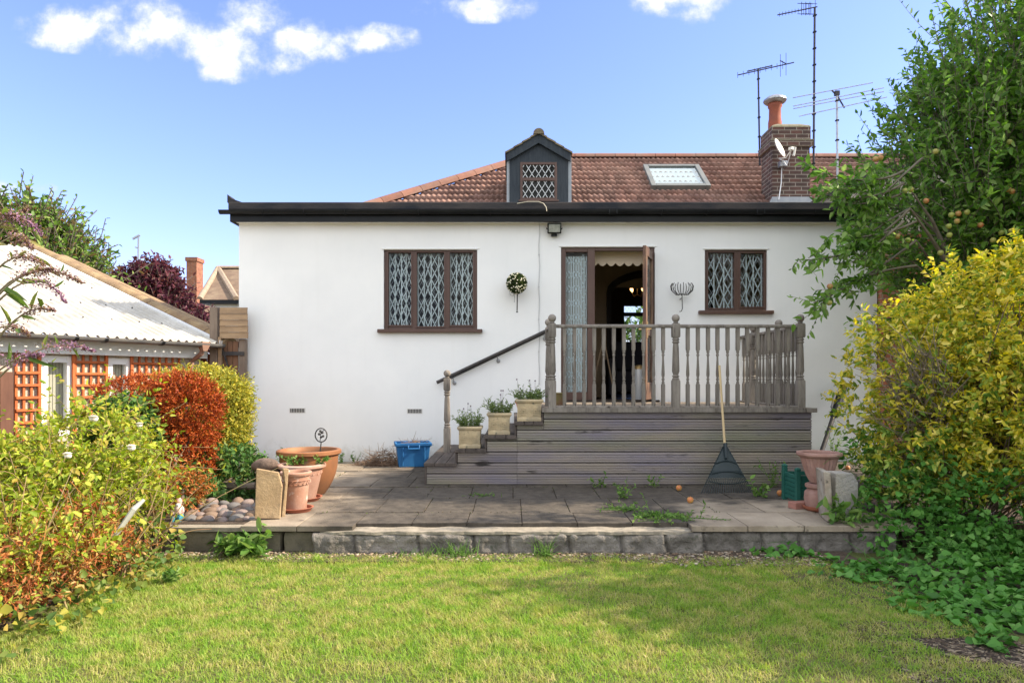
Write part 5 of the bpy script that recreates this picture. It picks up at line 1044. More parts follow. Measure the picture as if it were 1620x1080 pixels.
wq=mat('white quartz',(.72,.68,.62),(.6,.55,.5),scale=8,rough=.7,bump=.4)
for i_,(px,py,r,m_,lab,nm,sq) in enumerate(((381,728,.09,wq,'white pointed stone standing at the foot of the yellow hedge','white_stone',(.8,.7,1.5)),(398,724,.075,cob[2],'pale pinkish stone propped beside the white stone','garden_stone',(.8,.7,1.3)),(418,735,.09,mat('dark burr wood',(.10,.07,.055),(.2,.14,.11),scale=14,rough=.95,bump=1),'dark knobbly piece of wood behind the sandstone slabs','gnarled_log',(1.5,.8,.7)),(436,741,.07,cob[0],'grey angular stone left of the large orange pot','garden_stone',(1.2,.8,.9)),(1372,775,.10,mat('mossy log',(.13,.10,.08),(.2,.16,.13),scale=10,rough=1,bump=1),'weathered log under the yellow shrub','log',(3.0,.6,.6)))):
    Y=7.2 if i_<4 else 6.1; 
    if i_==2: Y=6.3
    if i_==3: Y=6.5
    o=stone_mesh(tuple(at(px,py,Y)),r,i_*.9 if i_!=4 else 0,sq,10).build(nm,m_,smooth=True); tag(o,lab,'log' if 'log' in nm else 'stone')
g=MB(); a=at(342,768,6.6); b_=at(404,768,6.6); g.tube([a,b_],.035,8); tag(g.build('edging_log',mat('mossy log',(1,1,1)),smooth=True),'thin log edging the bed above the cobbles','log')
# ------------------------------------------------------------------ plants
def plant(name,lab,cat,V,F,m_,origin,group=None):
    t_=thing(name,lab,cat,origin,group); np_mesh('foliage',V,F,m_,t_); return t_
def branches(t_,base,tips,r0,m_,name='branch'):
    """tapered limbs from the base to each tip, sharing the trunk's lower end"""
    g=MB(); base=Vector(base)
    for tp in tips:
        tp=Vector(tp); md=base.lerp(tp,.45)+Vector((random.uniform(-.1,.1),random.uniform(-.1,.1),.12*(tp-base).length)); q=base.lerp(md,.5)+Vector((random.uniform(-.05,.05),0,0)); q2=md.lerp(tp,.5)+Vector((random.uniform(-.06,.06),0,.05))
        g.tube([base,q,md,q2,tp],[r0,r0*.75,r0*.55,r0*.33,r0*.12],7)
    return g.build(name,m_,t_,smooth=True)
bark=mat('bark',(.12,.095,.075),(.18,.15,.12),scale=12,rough=.95,bump=.8,bscale=40)
twigm=mat('pale twig',(.22,.16,.11),(.14,.10,.07),scale=12,rough=.9,island=.3)
# apple tree
AB=[(5.45,7.6,3.15,1.42,1.1,1.45),(5.8,7.5,4.5,1.15,1.0,1.15),(5.15,7.5,2.5,.75,.8,.65),(6.3,7.6,3.4,1.0,1.1,1.8),(5.1,7.6,3.9,.8,.8,.8),(5.6,7.2,2.6,1.0,.6,.8)]
AB2=[(5.9,4.75,3.5,.8,.5,.9),(6.1,4.0,3.0,.8,.5,.8),(6.1,3.4,2.7,.7,.45,.6),(6.0,5.3,3.9,.8,.4,.7)]
AB.append((6.4,7.5,5.0,.9,.9,1.0)); P,O=in_blobs(AB,3900,.36,(1.9,-.7),3)
D=O*.8+np.array([0,0,.75])+rng.normal(size=P.shape)*.35
S1=shoots(P,D,rng.uniform(.25,.6,len(P)),6,.35,.05)
PB,OB=in_blobs(AB2,1700,.4,(2.4,-.35),8); S1=np.concatenate([S1,shoots(PB,OB*.8+np.array([-.2,0,.5])+rng.normal(size=PB.shape)*.35,rng.uniform(.25,.5,len(PB)),6,.35,.05)])
up_P,up_O=in_blobs(AB[:2]+[AB[4]],420,.12); k_=(up_O[:,2]>-.1); up_P=up_P[k_]; up_O=up_O[k_]
S2=shoots(up_P,up_O*.35+np.array([-.15,0,1.]),rng.uniform(.4,.8,len(up_P)),6,.15)
# overhanging branch ends, left of the crown
ov=[((1440,330),(1350,420),(1262,410)),((1450,380),(1360,450),(1285,480)),((1450,420),(1345,430),(1298,485)),((1440,300),(1380,330),(1325,320)),((1440,330),(1400,350),(1340,395)),
    ((1430,270),(1380,300),(1290,270)),((1430,290),(1360,330),(1300,305)),((1460,250),(1400,300),(1350,360)),((1450,350),(1390,380),(1310,375)),((1430,350),(1385,390),(1340,420)),((1420,300),(1380,280),(1330,300))]
limbs=[]
for a,b_,c in ov:
    a,b_,c=[np.array(at(*q,6.8+random.uniform(-.25,.25))) for q in (a,b_,c)]; tt=np.linspace(0,1,12)[:,None]; limbs.append((1-tt)**2*a+2*tt*(1-tt)*b_+tt**2*c)
L_=np.array(limbs); tl=[]; 
sp=[];sd_=[]
for l in limbs:
    for k in range(3,12): 
        for _ in range(2): sp.append(l[k]+rng.normal(size=3)*.01); dd=l[min(k+1,11)]-l[k-1]; sd_.append(dd/np.linalg.norm(dd)*.8+rng.normal(size=3)*.7+np.array([0,0,-.15]))
S3=shoots(np.array(sp),np.array(sd_),rng.uniform(.08,.26,len(sp)),6,.3,.2)
V,F=join([leafy(S1,13,.080,.42,out=.85),leafy(S2,15,.072,.40,out=.75),leafy(S3,7,.078,.45,out=.85),leafy(L_,12,.075,.45,start=.4)])
at_=plant('apple_tree','tall leafy apple tree hanging over the right end of the house','tree',V,F,leafmat('apple leaf',[(.085,.18,.03),(.14,.27,.045),(.07,.15,.03),(.25,.36,.11),(.12,.23,.035),(.17,.29,.06)],trans=.42,rough=.45),(5.2,7.5,0))
V,F=join([tubes(np.concatenate([S1,S2]),np.linspace(.006,.002,6)[None,:]*np.ones((len(S1)+len(S2),1))),tubes(L_,np.linspace(.014,.003,12)[None,:]*np.ones((len(L_),1)),5),tubes(S3,np.linspace(.004,.0015,6)[None,:]*np.ones((len(S3),1)))])
np_mesh('twigs',V,F,mat('grey green twig',(.17,.15,.11),(.11,.09,.065),scale=10),at_)
g=MB(); g.tube([(5.2,7.5,-.05),(5.18,7.5,.5),(5.25,7.45,1.1),(5.2,7.5,1.6)],[.15,.12,.11,.1],10); g.build('trunk',bark,at_,smooth=True)
branches(at_,(5.2,7.5,1.55),[(b_[0]+random.uniform(-.3,.3),b_[1]+random.uniform(-.3,.3),b_[2]+random.uniform(0,.5)) for b_ in AB*3]+[b_[:3] for b_ in AB2]+[tuple(l[0]) for l in limbs[:5]],.05,bark,'branches')
ripe=mat('ripening apple',(.40,.10,.045),(.32,.28,.08),scale=14,rough=.4); green=mat('green apple',(.24,.30,.06),(.30,.26,.07),scale=12,rough=.4)
for px,py,m_ in ((1597,225,green),(1385,252,ripe),(1393,250,ripe),(1432,302,green),(1441,300,green),(1516,338,ripe),(1530,336,green),(1505,340,green),(1501,358,green),(1514,350,ripe),(1600,366,green),(1584,368,green),(1571,380,green),(1420,374,ripe),(1436,380,green),(1595,300,ripe),(1601,303,ripe),(1313,453,ripe),(1312,479,green),(1480,240,green),(1488,400,green),(1504,405,green),(1598,390,green),(1502,372,green),(1465,318,ripe),(1551,356,ripe)):
    apple(tuple(at(px,py,6.75 if px>1400 else 6.7)),.028,at_,m_)
# yellow variegated euonymus
YB=[(3.6,6.0,1.2,.62,.55,.78),(4.1,5.9,1.5,.62,.6,.88),(4.45,5.75,1.6,.5,.6,.9),(4.1,5.5,1.0,.55,.45,.6),(4.35,5.1,.8,.4,.4,.5),(4.9,4.1,.95,.6,.75,.9),(3.45,5.75,.75,.4,.4,.45)]
P,O=in_blobs(YB,6400,.2,(3.1,-.6),5)
D=O*1.0+np.array([-.1,-.1,.45])+rng.normal(size=P.shape)*.4; S=shoots(P,D,rng.uniform(.08,.24,len(P)),5,.3)
hi=(wob(P,3.0,9)*.75+ (P[:,2]-.78)*1.0 + rng.normal(size=len(P))*.22 + (P[:,0]-3.9)*.35)>0.12
Vy,Fy=leafy(S[hi],10,.050,.46,out=.95,start=.35); Vg,Fg=leafy(S[~hi],10,.050,.46,out=.95,start=.2)
ey=thing('variegated_shrub','big golden variegated evergreen shrub at the right of the patio','shrub',(4.2,5.7,0))
np_mesh('golden_foliage',Vy,[Fy],leafmat('golden leaf',[(.68,.56,.06),(.56,.50,.06),(.30,.36,.045),(.74,.62,.15),(.42,.42,.05),(.15,.24,.035)],trans=.36,rough=.4),ey)
np_mesh('green_foliage',Vg,[Fg],leafmat('variegated green leaf',[(.13,.22,.03),(.24,.32,.05),(.09,.17,.03),(.46,.46,.10),(.17,.26,.04)],trans=.3,rough=.4),ey)
n_=500; P,O=in_blobs(YB[:5],n_,.5); base=np.array([4.0,5.9,.1]); D=P-base; S=shoots(np.repeat(base[None],n_,0)+rng.normal(size=(n_,3))*.15+D*.3,D,np.linalg.norm(D,axis=1)*.62,6,.15); Vt_,Ft_=tubes(S,np.linspace(.009,.003,6)[None,:]*np.ones((n_,1)))
np_mesh('bare_twigs',Vt_,[Ft_],twigm,ey)
n_=260; P,O=in_blobs([(3.42,5.62,1.15,.28,.2,.42)],n_,.5); S=shoots(P,rng.normal(size=P.shape)*.3+np.array([-.6,-.3,.55]),rng.uniform(.2,.5,n_),6,.35); Vt_,Ft_=tubes(S,np.linspace(.006,.002,6)[None,:]*np.ones((n_,1))); np_mesh('dead_twigs',Vt_,[Ft_],mat('grey dead twig',(.26,.21,.16),(.18,.14,.1),scale=10,island=.4),ey)
# bindweed and ivy under the shrub
hv=[(.065,.19,.03),(.09,.24,.04),(.05,.14,.025),(.13,.28,.06),(.08,.21,.035)]
def heart(P,D,s,**kw): return leaves(P,D,s,.85,**kw)
iv=thing('climbing_bindweed','mass of heart shaped green bindweed leaves under the golden shrub','climber',(3.3,5.4,0))
IB=[(3.1,5.45,.3,.34,.25,.34),(3.35,5.45,.62,.16,.16,.36),(3.75,5.1,.35,.5,.3,.34),(4.3,4.9,.3,.5,.4,.35),(3.2,5.2,.15,.5,.4,.2),(2.98,5.9,.62,.10,.16,.3)]
P,O=in_blobs(IB,3000,.12,(2.6,-.75),2); V,F=heart(P,O+np.array([0,-.2,-.35])+rng.normal(size=P.shape)*.4,rng.uniform(.03,.065,len(P)),up=.9); P2,_=in_blobs(IB,240,.3); S=shoots(P2,rng.normal(size=P2.shape),.3,5,.4); VF=join([(V,F),tubes(S,np.full(S.shape[:2],.002))])
np_mesh('foliage',VF[0],VF[1],leafmat('bindweed leaf',hv,trans=.3),iv)
# ground cover on the right
def edge_x(Y): return np.interp(Y,[2.6,3.3,3.7,4.1,4.6,5.0,5.35],[2.15,2.25,2.42,2.42,2.42,2.25,1.85])
n_=9500; Yv=rng.uniform(2.4,5.36,n_); Xv=rng.uniform(1.8,5.2,n_); keep=(Xv>edge_x(Yv)+.14*np.sin(Yv*9)+.1*rng.normal(size=n_)); Xv,Yv=Xv[keep],Yv[keep]; hh=.03+.20*np.clip((Xv-edge_x(Yv))*.8,0,1)*(1+.45*np.sin(Xv*5)*np.sin(Yv*4.3)); P=np.stack([Xv,Yv,hh*rng.random(len(Xv))**.5],1)
kk=~((wob(P,2.4,4)<-.52)|((Yv<3.5)&(Xv<2.38)&(wob(P,3.2,4)<.3))); P=P[kk]
V,F=heart(P,rng.normal(size=P.shape)*np.array([1,1,.2])+np.array([-.2,-.45,-.1]),rng.uniform(.035,.085,len(P)),up=1.2); S=shoots(P[::14],rng.normal(size=P[::14].shape)*np.array([1,1,.3]),.25,5,.3); VF=join([(V,F),tubes(S,np.full(S.shape[:2],.0022))])
tag(np_mesh('ground_cover',VF[0],VF[1],leafmat('ground cover leaf',hv,trans=.3),origin=(3.2,4,0)),'low spreading green bindweed covering the ground in the right foreground','ground cover',kind='stuff')
# lawn grass
n_=300000; Yv=3.0+(5.33-3.0)*rng.random(n_)**.85; Xv=rng.uniform(-3.0,3.1,n_)
def left_edge(Y): return np.interp(Y,[2.8,3.33,3.8,4.45,5.4],[-2.65,-2.55,-2.42,-2.55,-2.85])
top=5.23+.03*np.sin(Xv*3.1)+.025*np.sin(Xv*7.7+1)-.12*np.clip((Xv-.8)/1.0,0,1)
keep=(Xv>left_edge(Yv)-.2)&(Yv<top+.03*rng.normal(size=n_))&((Xv<edge_x(Yv)+.15))&~((Yv<3.55)&(Xv>1.9)&(wob(np.stack([Xv,Yv,Yv*0],1),5.5,1)+(Xv-2.1)*1.6>.35))
P=np.stack([Xv,Yv,np.zeros(n_)],1)[keep]; P[:,2]=.012*wob(P,1.3,1)-.004
dens=wob(P,3.1,2)+.6*wob(P,8.3,3); P=P[rng.random(len(P))<np.clip(.85+.35*dens,.35,1)]; n_=len(P)
lush=np.clip(.5+.6*wob(P,1.7,6)+.5*np.clip((P[:,1]-4.7)/.4,0,1),0,1)
H=(.012+.022*rng.random(n_))*(.75+.55*lush)*(1+.9*(wob(P,9,7)>.45)*rng.random(n_)); az=rng.random(n_)*2*PI; lean=rng.random(n_)*1.5+.2; dr=np.stack([np.cos(az),np.sin(az),0*az],1); sd2=np.stack([-np.sin(az),np.cos(az),0*az],1)
w=(.0013+.0009*rng.random(n_))[:,None]; up_=np.array([0,0,1.]); Hc=H[:,None]; ln=lean[:,None]
V=np.stack([P-sd2*w,P+sd2*w,P+up_*Hc*.6+dr*Hc*ln*.35+sd2*w*.8,P+up_*Hc*.6+dr*Hc*ln*.35-sd2*w*.8,P+up_*Hc*.95+dr*Hc*ln],1).reshape(-1,3)
b_=(np.arange(n_)*5)[:,None]; Fq=b_+np.array([0,1,2,3]); Ft_=b_+np.array([3,2,4])
tag(np_mesh('grass',V,[Fq,Ft_],leafmat('grass blade',[(.19,.32,.04),(.26,.40,.05),(.13,.25,.03),(.34,.42,.07),(.21,.35,.045)],trans=.42,patch=[(.36,.38,.08),(.26,.35,.055),(.52,.46,.19),(.30,.36,.07),(.42,.38,.15)],pscale=7),origin=(0,0,0)),'short sunlit lawn grass with dry patches','grass',kind='stuff')
n_=14000; q_=rng.integers(0,len(P),n_); B=P[q_]+np.array([0,0,.006]); az=rng.random(n_)*2*PI; D=np.stack([np.cos(az),np.sin(az),rng.uniform(-.02,.35,n_)],1); V,F=leaves(B,D,rng.uniform(.02,.05,n_),.05,fold=0,droop=.1)
tag(np_mesh('dry_grass',V,[F],leafmat('straw',[(.45,.38,.18),(.36,.29,.13),(.52,.46,.26)],trans=.2),origin=(0,0,0)),'dead straw coloured grass lying in the lawn','dry grass',kind='stuff')
# chips and gravel at the foot of the wall
n_=6200; Xv=rng.uniform(-2.8,2.4,n_); Yv=rng.uniform(5.0,5.32,n_); Yv=np.where(Xv>1.2,5.36-.42*rng.random(n_)**1.3,Yv); P=np.stack([Xv,Yv,rng.uniform(0.0,.018,n_)],1); kk=(Yv>5.13+.06*np.sin(Xv*4))|((Xv>1.0)&(Yv>4.93)); P=P[kk]; n_=len(P)
bx_=np.array([[-1,-1,-1],[1,-1,-1],[1,1,-1],[-1,1,-1],[-1,-1,1],[1,-1,1],[1,1,1],[-1,1,1]])*.5; ang=rng.random(n_)*2*PI; sz=rng.uniform(.004,.013,(n_,1,3))*np.array([1.3,.9,.5])*1.6; q=bx_[None]*sz*(1+.3*rng.normal(size=(n_,8,1)))
ca,sa=np.cos(ang)[:,None],np.sin(ang)[:,None]; V=np.stack([q[...,0]*ca-q[...,1]*sa,q[...,0]*sa+q[...,1]*ca,q[...,2]],-1)+P[:,None]
ff=np.array([(0,3,2,1),(4,5,6,7),(0,1,5,4),(1,2,6,5),(2,3,7,6),(3,0,4,7)]); F=(np.arange(n_)*8)[:,None,None]+ff[None]
m_=5000; Q=np.stack([rng.uniform(1.8,2.6,m_),rng.uniform(2.8,3.8,m_),np.full(m_,.012)],1); ang=rng.random(m_)*2*PI; sz=rng.uniform(.004,.016,(m_,1,3))*np.array([2.2,.6,.35])*1.6; q=bx_[None]*sz; ca,sa=np.cos(ang)[:,None],np.sin(ang)[:,None]; VB=np.stack([q[...,0]*ca-q[...,1]*sa,q[...,0]*sa+q[...,1]*ca,q[...,2]],-1)+Q[:,None]; FB=(np.arange(m_)*8)[:,None,None]+ff[None]
tag(np_mesh('bark_mulch',VB.reshape(-1,3),[FB.reshape(-1,4)],leafmat('mulch chip',[(.06,.042,.032),(.11,.08,.055),(.24,.19,.13),(.035,.026,.02)],trans=0,rough=.9),origin=(2.3,3.5,0)),'bare patch of dark mulch and dry thatch at the lower right of the lawn','mulch',kind='stuff')
tag(np_mesh('gravel',V.reshape(-1,3),[F.reshape(-1,4)],leafmat('gravel chip',[(.25,.2,.15),(.15,.11,.08),(.42,.36,.29),(.2,.13,.09),(.1,.085,.07),(.33,.25,.18)],trans=0,rough=.9),origin=(0,5.2,0)),'gravel and bark chips along the foot of the low stone wall','gravel',kind='stuff')
g=MB(); g.box(-2.95,2.6,5.06,5.5,-.04,.012); g.box(1.9,5.5,2.4,5.06,-.03,.006); g.box(-5.6,-2.78,2.2,5.47,-.03,.014); tag(g.build('border_soil',soil),kind='structure')
# chips and litter in the left bed
n_=2600; P=np.stack([rng.uniform(-3.3,-2.15,n_),rng.uniform(5.9,7.6,n_),np.full(n_,PZ-.085)+rng.uniform(0,.03,n_)],1); ang=rng.random(n_)*2*PI; sz=rng.uniform(.01,.03,(n_,1,3))*np.array([1.2,.9,.4]); q=bx_[None]*sz; ca,sa=np.cos(ang)[:,None],np.sin(ang)[:,None]; V=np.stack([q[...,0]*ca-q[...,1]*sa,q[...,0]*sa+q[...,1]*ca,q[...,2]],-1)+P[:,None]; F=(np.arange(n_)*8)[:,None,None]+ff[None]
tag(np_mesh('bark_chips',V.reshape(-1,3),[F.reshape(-1,4)],leafmat('pale chip',[(.45,.33,.2),(.3,.2,.12),(.55,.45,.32),(.2,.13,.08)],trans=0,rough=.9),origin=(-2.7,6.7,.1)),'pale bark chips in the bed behind the cobbles','bark chips',kind='stuff')
jt=np.array(JT); n_=5200; k_=rng.integers(0,len(jt),n_); f=rng.random(n_)[:,None]; J=jt[k_,:2]*(1-f)+jt[k_,2:]*f+rng.normal(size=(n_,2))*.006; P=np.stack([J[:,0],J[:,1],np.full(n_,PZ-.004)],1); P=P[(wob(P,4.3,12)>.05)&(P[:,1]<9.4)]; V,F=leaves(P,rng.normal(size=P.shape)+np.array([0,0,.5]),rng.uniform(.006,.02,len(P)),.5)
tag(np_mesh('joint_moss',V,[F],leafmat('moss bit',[(.07,.09,.03),(.10,.08,.05),(.05,.045,.03),(.12,.15,.05)],trans=0,rough=.9),origin=(0,6,PZ)),'moss and crumbs of soil in the joints between the paving slabs','moss',kind='stuff')
# grass tufts and weeds
def tuft(c,n_,L,lab,m_,group,r=.04,name='grass_tuft',spread=.5):
    c=np.array(c); P=c+rng.normal(size=(n_,3))*np.array([r,r*.5,0]); D=rng.normal(size=(n_,3))*spread*np.array([1,1,.1])+np.array([0,0,1.]); S=shoots(P,D,rng.uniform(.5,1,n_)*L,5,.3,.5); w=np.linspace(.004,.0008,5)
    V,F=tubes(S,w[None,:]*np.ones((n_,1)),3); o=np_mesh(name,V,F,m_,origin=tuple(c)); tag(o,lab,'grass tuft' if name=='grass_tuft' else 'weed',group)
gm=leafmat('tuft blade',[(.12,.24,.04),(.16,.29,.06),(.09,.18,.03)])
tuft((X_(733,5.2),5.2,0),60,.2,'widest grass tuft at the foot of the stone wall, below the blue box side',gm,'grass tufts at the stone wall',.06)
tuft((X_(862,5.2),5.2,0),45,.24,'tall narrow grass tuft at the stone wall, below the deck post',gm,'grass tufts at the stone wall',.03)
tuft((X_(672,5.2),5.2,0),22,.14,'small grass tuft at the stone wall, left of the widest one',gm,'grass tufts at the stone wall')
tuft((X_(640,5.2),5.2,0),18,.12,'leftmost small grass tuft at the stone wall',gm,'grass tufts at the stone wall')
tuft((X_(693,5.22),5.22,0),16,.16,'thin grass tuft just left of the widest one',gm,'grass tufts at the stone wall')
tuft((X_(763,6.7),6.7,PZ),40,.06,'low grass growing from a patio joint left of centre',gm,'weeds in the patio',.07,'patio_weed',1.2)
def weed(px,Y,z,n_,L,lab,sz=.035,spread=.5,flat=False,group='weeds in the patio',r=.03):
    c=np.array([X_(px,Y),Y,z]); P=c+rng.normal(size=(n_,3))*np.array([r,r*.6,0]); D=rng.normal(size=(n_,3))*spread*np.array([1,.7,.1])+np.array([0,0,.15 if flat else 1.]); S=shoots(P,D,rng.uniform(.5,1,n_)*L,5,.2,.2 if flat else 0); S[...,2]=np.maximum(S[...,2],z+.005)
    V,F=join([leafy(S,9,sz,.5,out=.95,up=.9),tubes(S,np.full(S.shape[:2],.002))]); tag(np_mesh('patio_weed',V,F,leafmat('weed leaf',[(.10,.20,.04),(.14,.25,.05),(.18,.27,.07),(.08,.16,.035)]),origin=tuple(c)),lab,'weed',group)
weed(987,6.5,PZ,8,.22,'upright weed in the middle of the patio')
weed(1000,5.95,PZ,14,.28,'sprawling weed just in front of the upright one',.03,1.3,True)
weed(1058,5.65,PZ,42,.26,'widest mat of creeping weed at the front edge of the patio',.03,1.3,True,r=.10)
weed(951,7.2,PZ,5,.17,'thin weed at the foot of the deck near its middle'); weed(1040,7.2,PZ,4,.15,'smallest weed at the foot of the deck, below the middle newel post')
weed(1197,6.6,PZ,6,.16,'leafy weed just right of the rake head',.05); weed(1224,7.25,PZ,9,.34,'tall weed growing up the deck boards right of the rake',.035,.25)
weed(557,9.3,PZ,5,.16,'small weed at the wall right of the orange pot',.03,.3); weed(537,9.3,PZ,6,.15,'second small weed at the wall behind the largest pot',.03,.4)
weed(460,9.0,PZ,7,.24,'weed rising behind the largest pot',.04,.4); weed(1318,9.3,PZ+.05,9,.5,'leafy fern like weed against the wall beside the blower',.04,.28); weed(1338,5.4,PZ,9,.3,'yellow green sprig at the right front corner of the patio',.08,.7)
weed(468,6.5,PZ+.33,12,.12,'ferny sprig growing in the middle terracotta pot',.03,1.0,group='sprigs in the pots'); weed(505,6.45,PZ+.34,9,.13,'green sprig trailing at the right rim of the middle pot',.03,1.0,group='sprigs in the pots')
weed(395,5.25,0.0,26,.24,'dark green leafy plant at the foot of the stone wall on the left',.09,.9,group='plants at the stone wall',r=.05); weed(262,4.55,0,10,.12,'small tuft plant at the lawn edge beside the rose bush',.04,.8,group='plants at the stone wall')
# rose bush
rl=[(.27,.34,.035),(.35,.40,.045),(.19,.27,.03),(.43,.44,.07),(.24,.31,.035),(.34,.28,.05)]
RB=[(-3.25,5.3,.70,.42,.36,.33),(-3.05,4.75,.56,.30,.33,.28),(-2.95,5.1,.40,.28,.3,.28),(-3.5,5.6,.75,.4,.35,.3),(-3.1,4.3,.5,.2,.3,.2),(-3.5,4.9,.62,.3,.4,.25),(-4.0,4.9,.45,.4,.4,.35)]
P,O=in_blobs(RB,2700,.25,(3.4,-.55),4); S=shoots(P,O+np.array([.1,-.1,.5])+rng.normal(size=P.shape)*.6,.10+.42*rng.random(len(P))**3,6,.5,.3)
rs=thing('rose_bush','sprawling white flowered rose bush at the left of the lawn','rose bush',(-3.0,4.8,0))
V,F=leafy(S,9,.045,.5,out=.9); np_mesh('foliage',V,[F],leafmat('rose leaf',rl,trans=.35),rs)
n_=150; b0_=np.stack([rng.uniform(-3.2,-2.6,n_),rng.uniform(3.8,5.3,n_),np.zeros(n_)],1); S2=shoots(b0_,rng.normal(size=(n_,3))*.28+np.array([.0,-.05,1]),rng.uniform(.5,.95,n_),8,.3,.25); V,F=join([tubes(S2,np.linspace(.007,.002,8)[None,:]*np.ones((n_,1)),4),tubes(S[::2],np.full(S[::2].shape[:2],.0022))]); np_mesh('stem',V,F,mat('rose stem',(.22,.20,.09),(.28,.15,.08),scale=6,island=.4),rs)
wp=mat('white petal',(.8,.77,.68),(.7,.62,.5),scale=30,rough=.6)
for px,py,Y,r in ((148,662,4.7,.038),(221,672,4.8,.03),(208,708,4.55,.036),(107,720,4.3,.032)):
    c=at(px,py,Y-.35); g=MB(); r*=.8
    for q_ in range(9): g.ball(c+Vector((random.uniform(-1,1),random.uniform(-.6,.6),random.uniform(-.5,.6)))*r*.32,r*random.uniform(.45,.6),6)
    for ring,(nr_,tl_,rr) in enumerate(((5,.25,.5),(7,.8,.8),(9,1.25,1.0))):
        for k in range(nr_):
            a=2*PI*k/nr_+ring; dv=Vector((math.cos(a)*math.sin(tl_),math.sin(a)*math.sin(tl_),math.cos(tl_))); s_=dv.cross(Vector((0,0,1))).normalized(); L=r*rr; tipv=c+dv*L
            g.add([c,c+dv*L*.6+s_*L*.5,tipv+s_*L*.3+Vector((0,0,L*.15)),tipv-s_*L*.3+Vector((0,0,L*.15)),c+dv*L*.6-s_*L*.5],[(0,1,2,3,4)])
    g.build('flower',wp,rs)
# dry red perennials and low plants below the rose
dp=thing('dry_perennial','tangle of red brown dried stems and leaves at the left edge below the rose bush','dried plant',(-2.85,3.95,0))
P,O=in_blobs([(-2.78,4.0,.25,.36,.35,.2),(-2.95,3.6,.2,.4,.35,.2),(-2.75,4.5,.2,.25,.3,.15),(-3.3,4.2,.25,.3,.4,.25),(-2.75,4.4,.3,.25,.3,.25)],1350,.3); S=shoots(P,rng.normal(size=P.shape)*.5+np.array([0,-.1,.6]),rng.uniform(.06,.22,len(P)),5,.4)
V,F=join([leafy(S,6,.03,.4,out=.9),tubes(S,np.full(S.shape[:2],.0022))]); np_mesh('foliage',V,F,leafmat('dry red leaf',[(.40,.12,.04),(.50,.20,.06),(.28,.09,.04),(.50,.28,.10),(.24,.22,.05)],trans=.25),dp)
Px,Ox=in_blobs([(-2.75,4.1,.36,.36,.4,.22),(-2.9,3.6,.25,.4,.35,.2)],190,.3); Sx=shoots(Px,rng.normal(size=Px.shape)*.5+np.array([0,-.1,.6]),rng.uniform(.1,.3,len(Px)),6,.4); Vx,Fx=leafy(Sx,8,.045,.5,out=.9); np_mesh('low_foliage',Vx,[Fx],leafmat('low rose leaf',rl,trans=.35),rs)
lp_=thing('low_leafy_plant','low leafy plants with yellowing leaves along the left lawn edge','plants',(-2.6,3.7,0))
P,O=in_blobs([(-2.62,3.42,.08,.3,.3,.12),(-2.5,3.85,.1,.22,.3,.12),(-2.55,4.4,.12,.2,.35,.14),(-2.62,4.95,.18,.2,.3,.2),(-3.0,3.3,.1,.3,.2,.12),(-3.5,3.6,.12,.5,.6,.16),(-4.2,4.2,.12,.5,.8,.2),(-3.7,4.4,.2,.4,.5,.25)],2600,.3); V,F=heart(P,O+np.array([0,-.1,.2])+rng.normal(size=P.shape)*.5,rng.uniform(.025,.06,len(P)),up=1.)
np_mesh('foliage',V,[F],leafmat('low plant leaf',[(.10,.17,.04),(.15,.21,.04),(.32,.30,.05),(.08,.14,.035),(.40,.30,.08),(.18,.22,.05)]),lp_)
g=MB(); g.tube([at(180,850,4.3),at(212,805,4.35),at(228,790,4.4)],[.014,.02,.012],5); tag(g.build('plant_stake',mat('grey stake',(.42,.42,.36),(.3,.3,.25),scale=8)),'pale grey stake leaning among the rose stems','stake')
# clipped shrubs by the garage
def clipped(name,lab,blobs,n_,size,cols,org,per=7,L=(.06,.16),trans=.3,wr=.5,bias=.1,cat='shrub'):
    t_=thing(name,lab,cat,org); P,O=in_blobs(blobs,n_,bias,(4,-.85),6); S=shoots(P,O+np.array([0,0,.3])+rng.normal(size=P.shape)*.3,rng.uniform(*L,len(P)),5,.25)
    V,F=join([leafy(S,per,size,wr,out=.9),tubes(S,np.full(S.shape[:2],.002))]); np_mesh('foliage',V,F,leafmat(name+' leaf',cols,trans=trans),t_)
    g=MB(); bl=blobs[0]; g.tube([(org[0],org[1],-.02),(bl[0],bl[1],bl[2])],[.04,.02],6); 
    for b_ in blobs: g.tube([(org[0],org[1],.05),(b_[0],b_[1],b_[2])],[.02,.008],5)
    g.build('stem',bark,t_); return t_
clipped('red_brown_conifer','scorched red brown clipped shrub in front of the yellow hedge',[(-3.17,6.55,.98,.36,.30,.42),(-3.12,6.45,.60,.28,.25,.34),(-3.62,6.75,1.22,.46,.3,.15),(-3.1,6.5,1.15,.30,.25,.22)],3600,.022,[(.36,.06,.015),(.46,.10,.02),(.25,.045,.015),(.54,.15,.03),(.17,.045,.015)],(-3.1,6.6,.1),per=9,L=(.04,.10),trans=.2,wr=.4,bias=.16)
clipped('golden_hedge','rounded golden green clipped shrub against the corner of the house',[(-3.35,7.55,.95,.34,.4,.44),(-3.5,7.6,1.18,.55,.35,.24),(-3.22,7.5,.62,.25,.3,.35),(-3.18,7.45,1.0,.25,.3,.35)],3200,.034,[(.40,.36,.05),(.30,.30,.045),(.50,.42,.07),(.20,.24,.04),(.36,.34,.06)],(-3.2,7.6,.1))
clipped('green_shrub','dark green glossy shrub between the rose bush and the red brown shrub',[(-3.5,6.15,.88,.24,.2,.26),(-3.0,6.3,.28,.22,.2,.18),(-2.75,6.8,.4,.25,.2,.22)],1100,.05,[(.05,.12,.03),(.07,.16,.035),(.10,.19,.05),(.14,.2,.05)],(-3.3,6.3,.1))
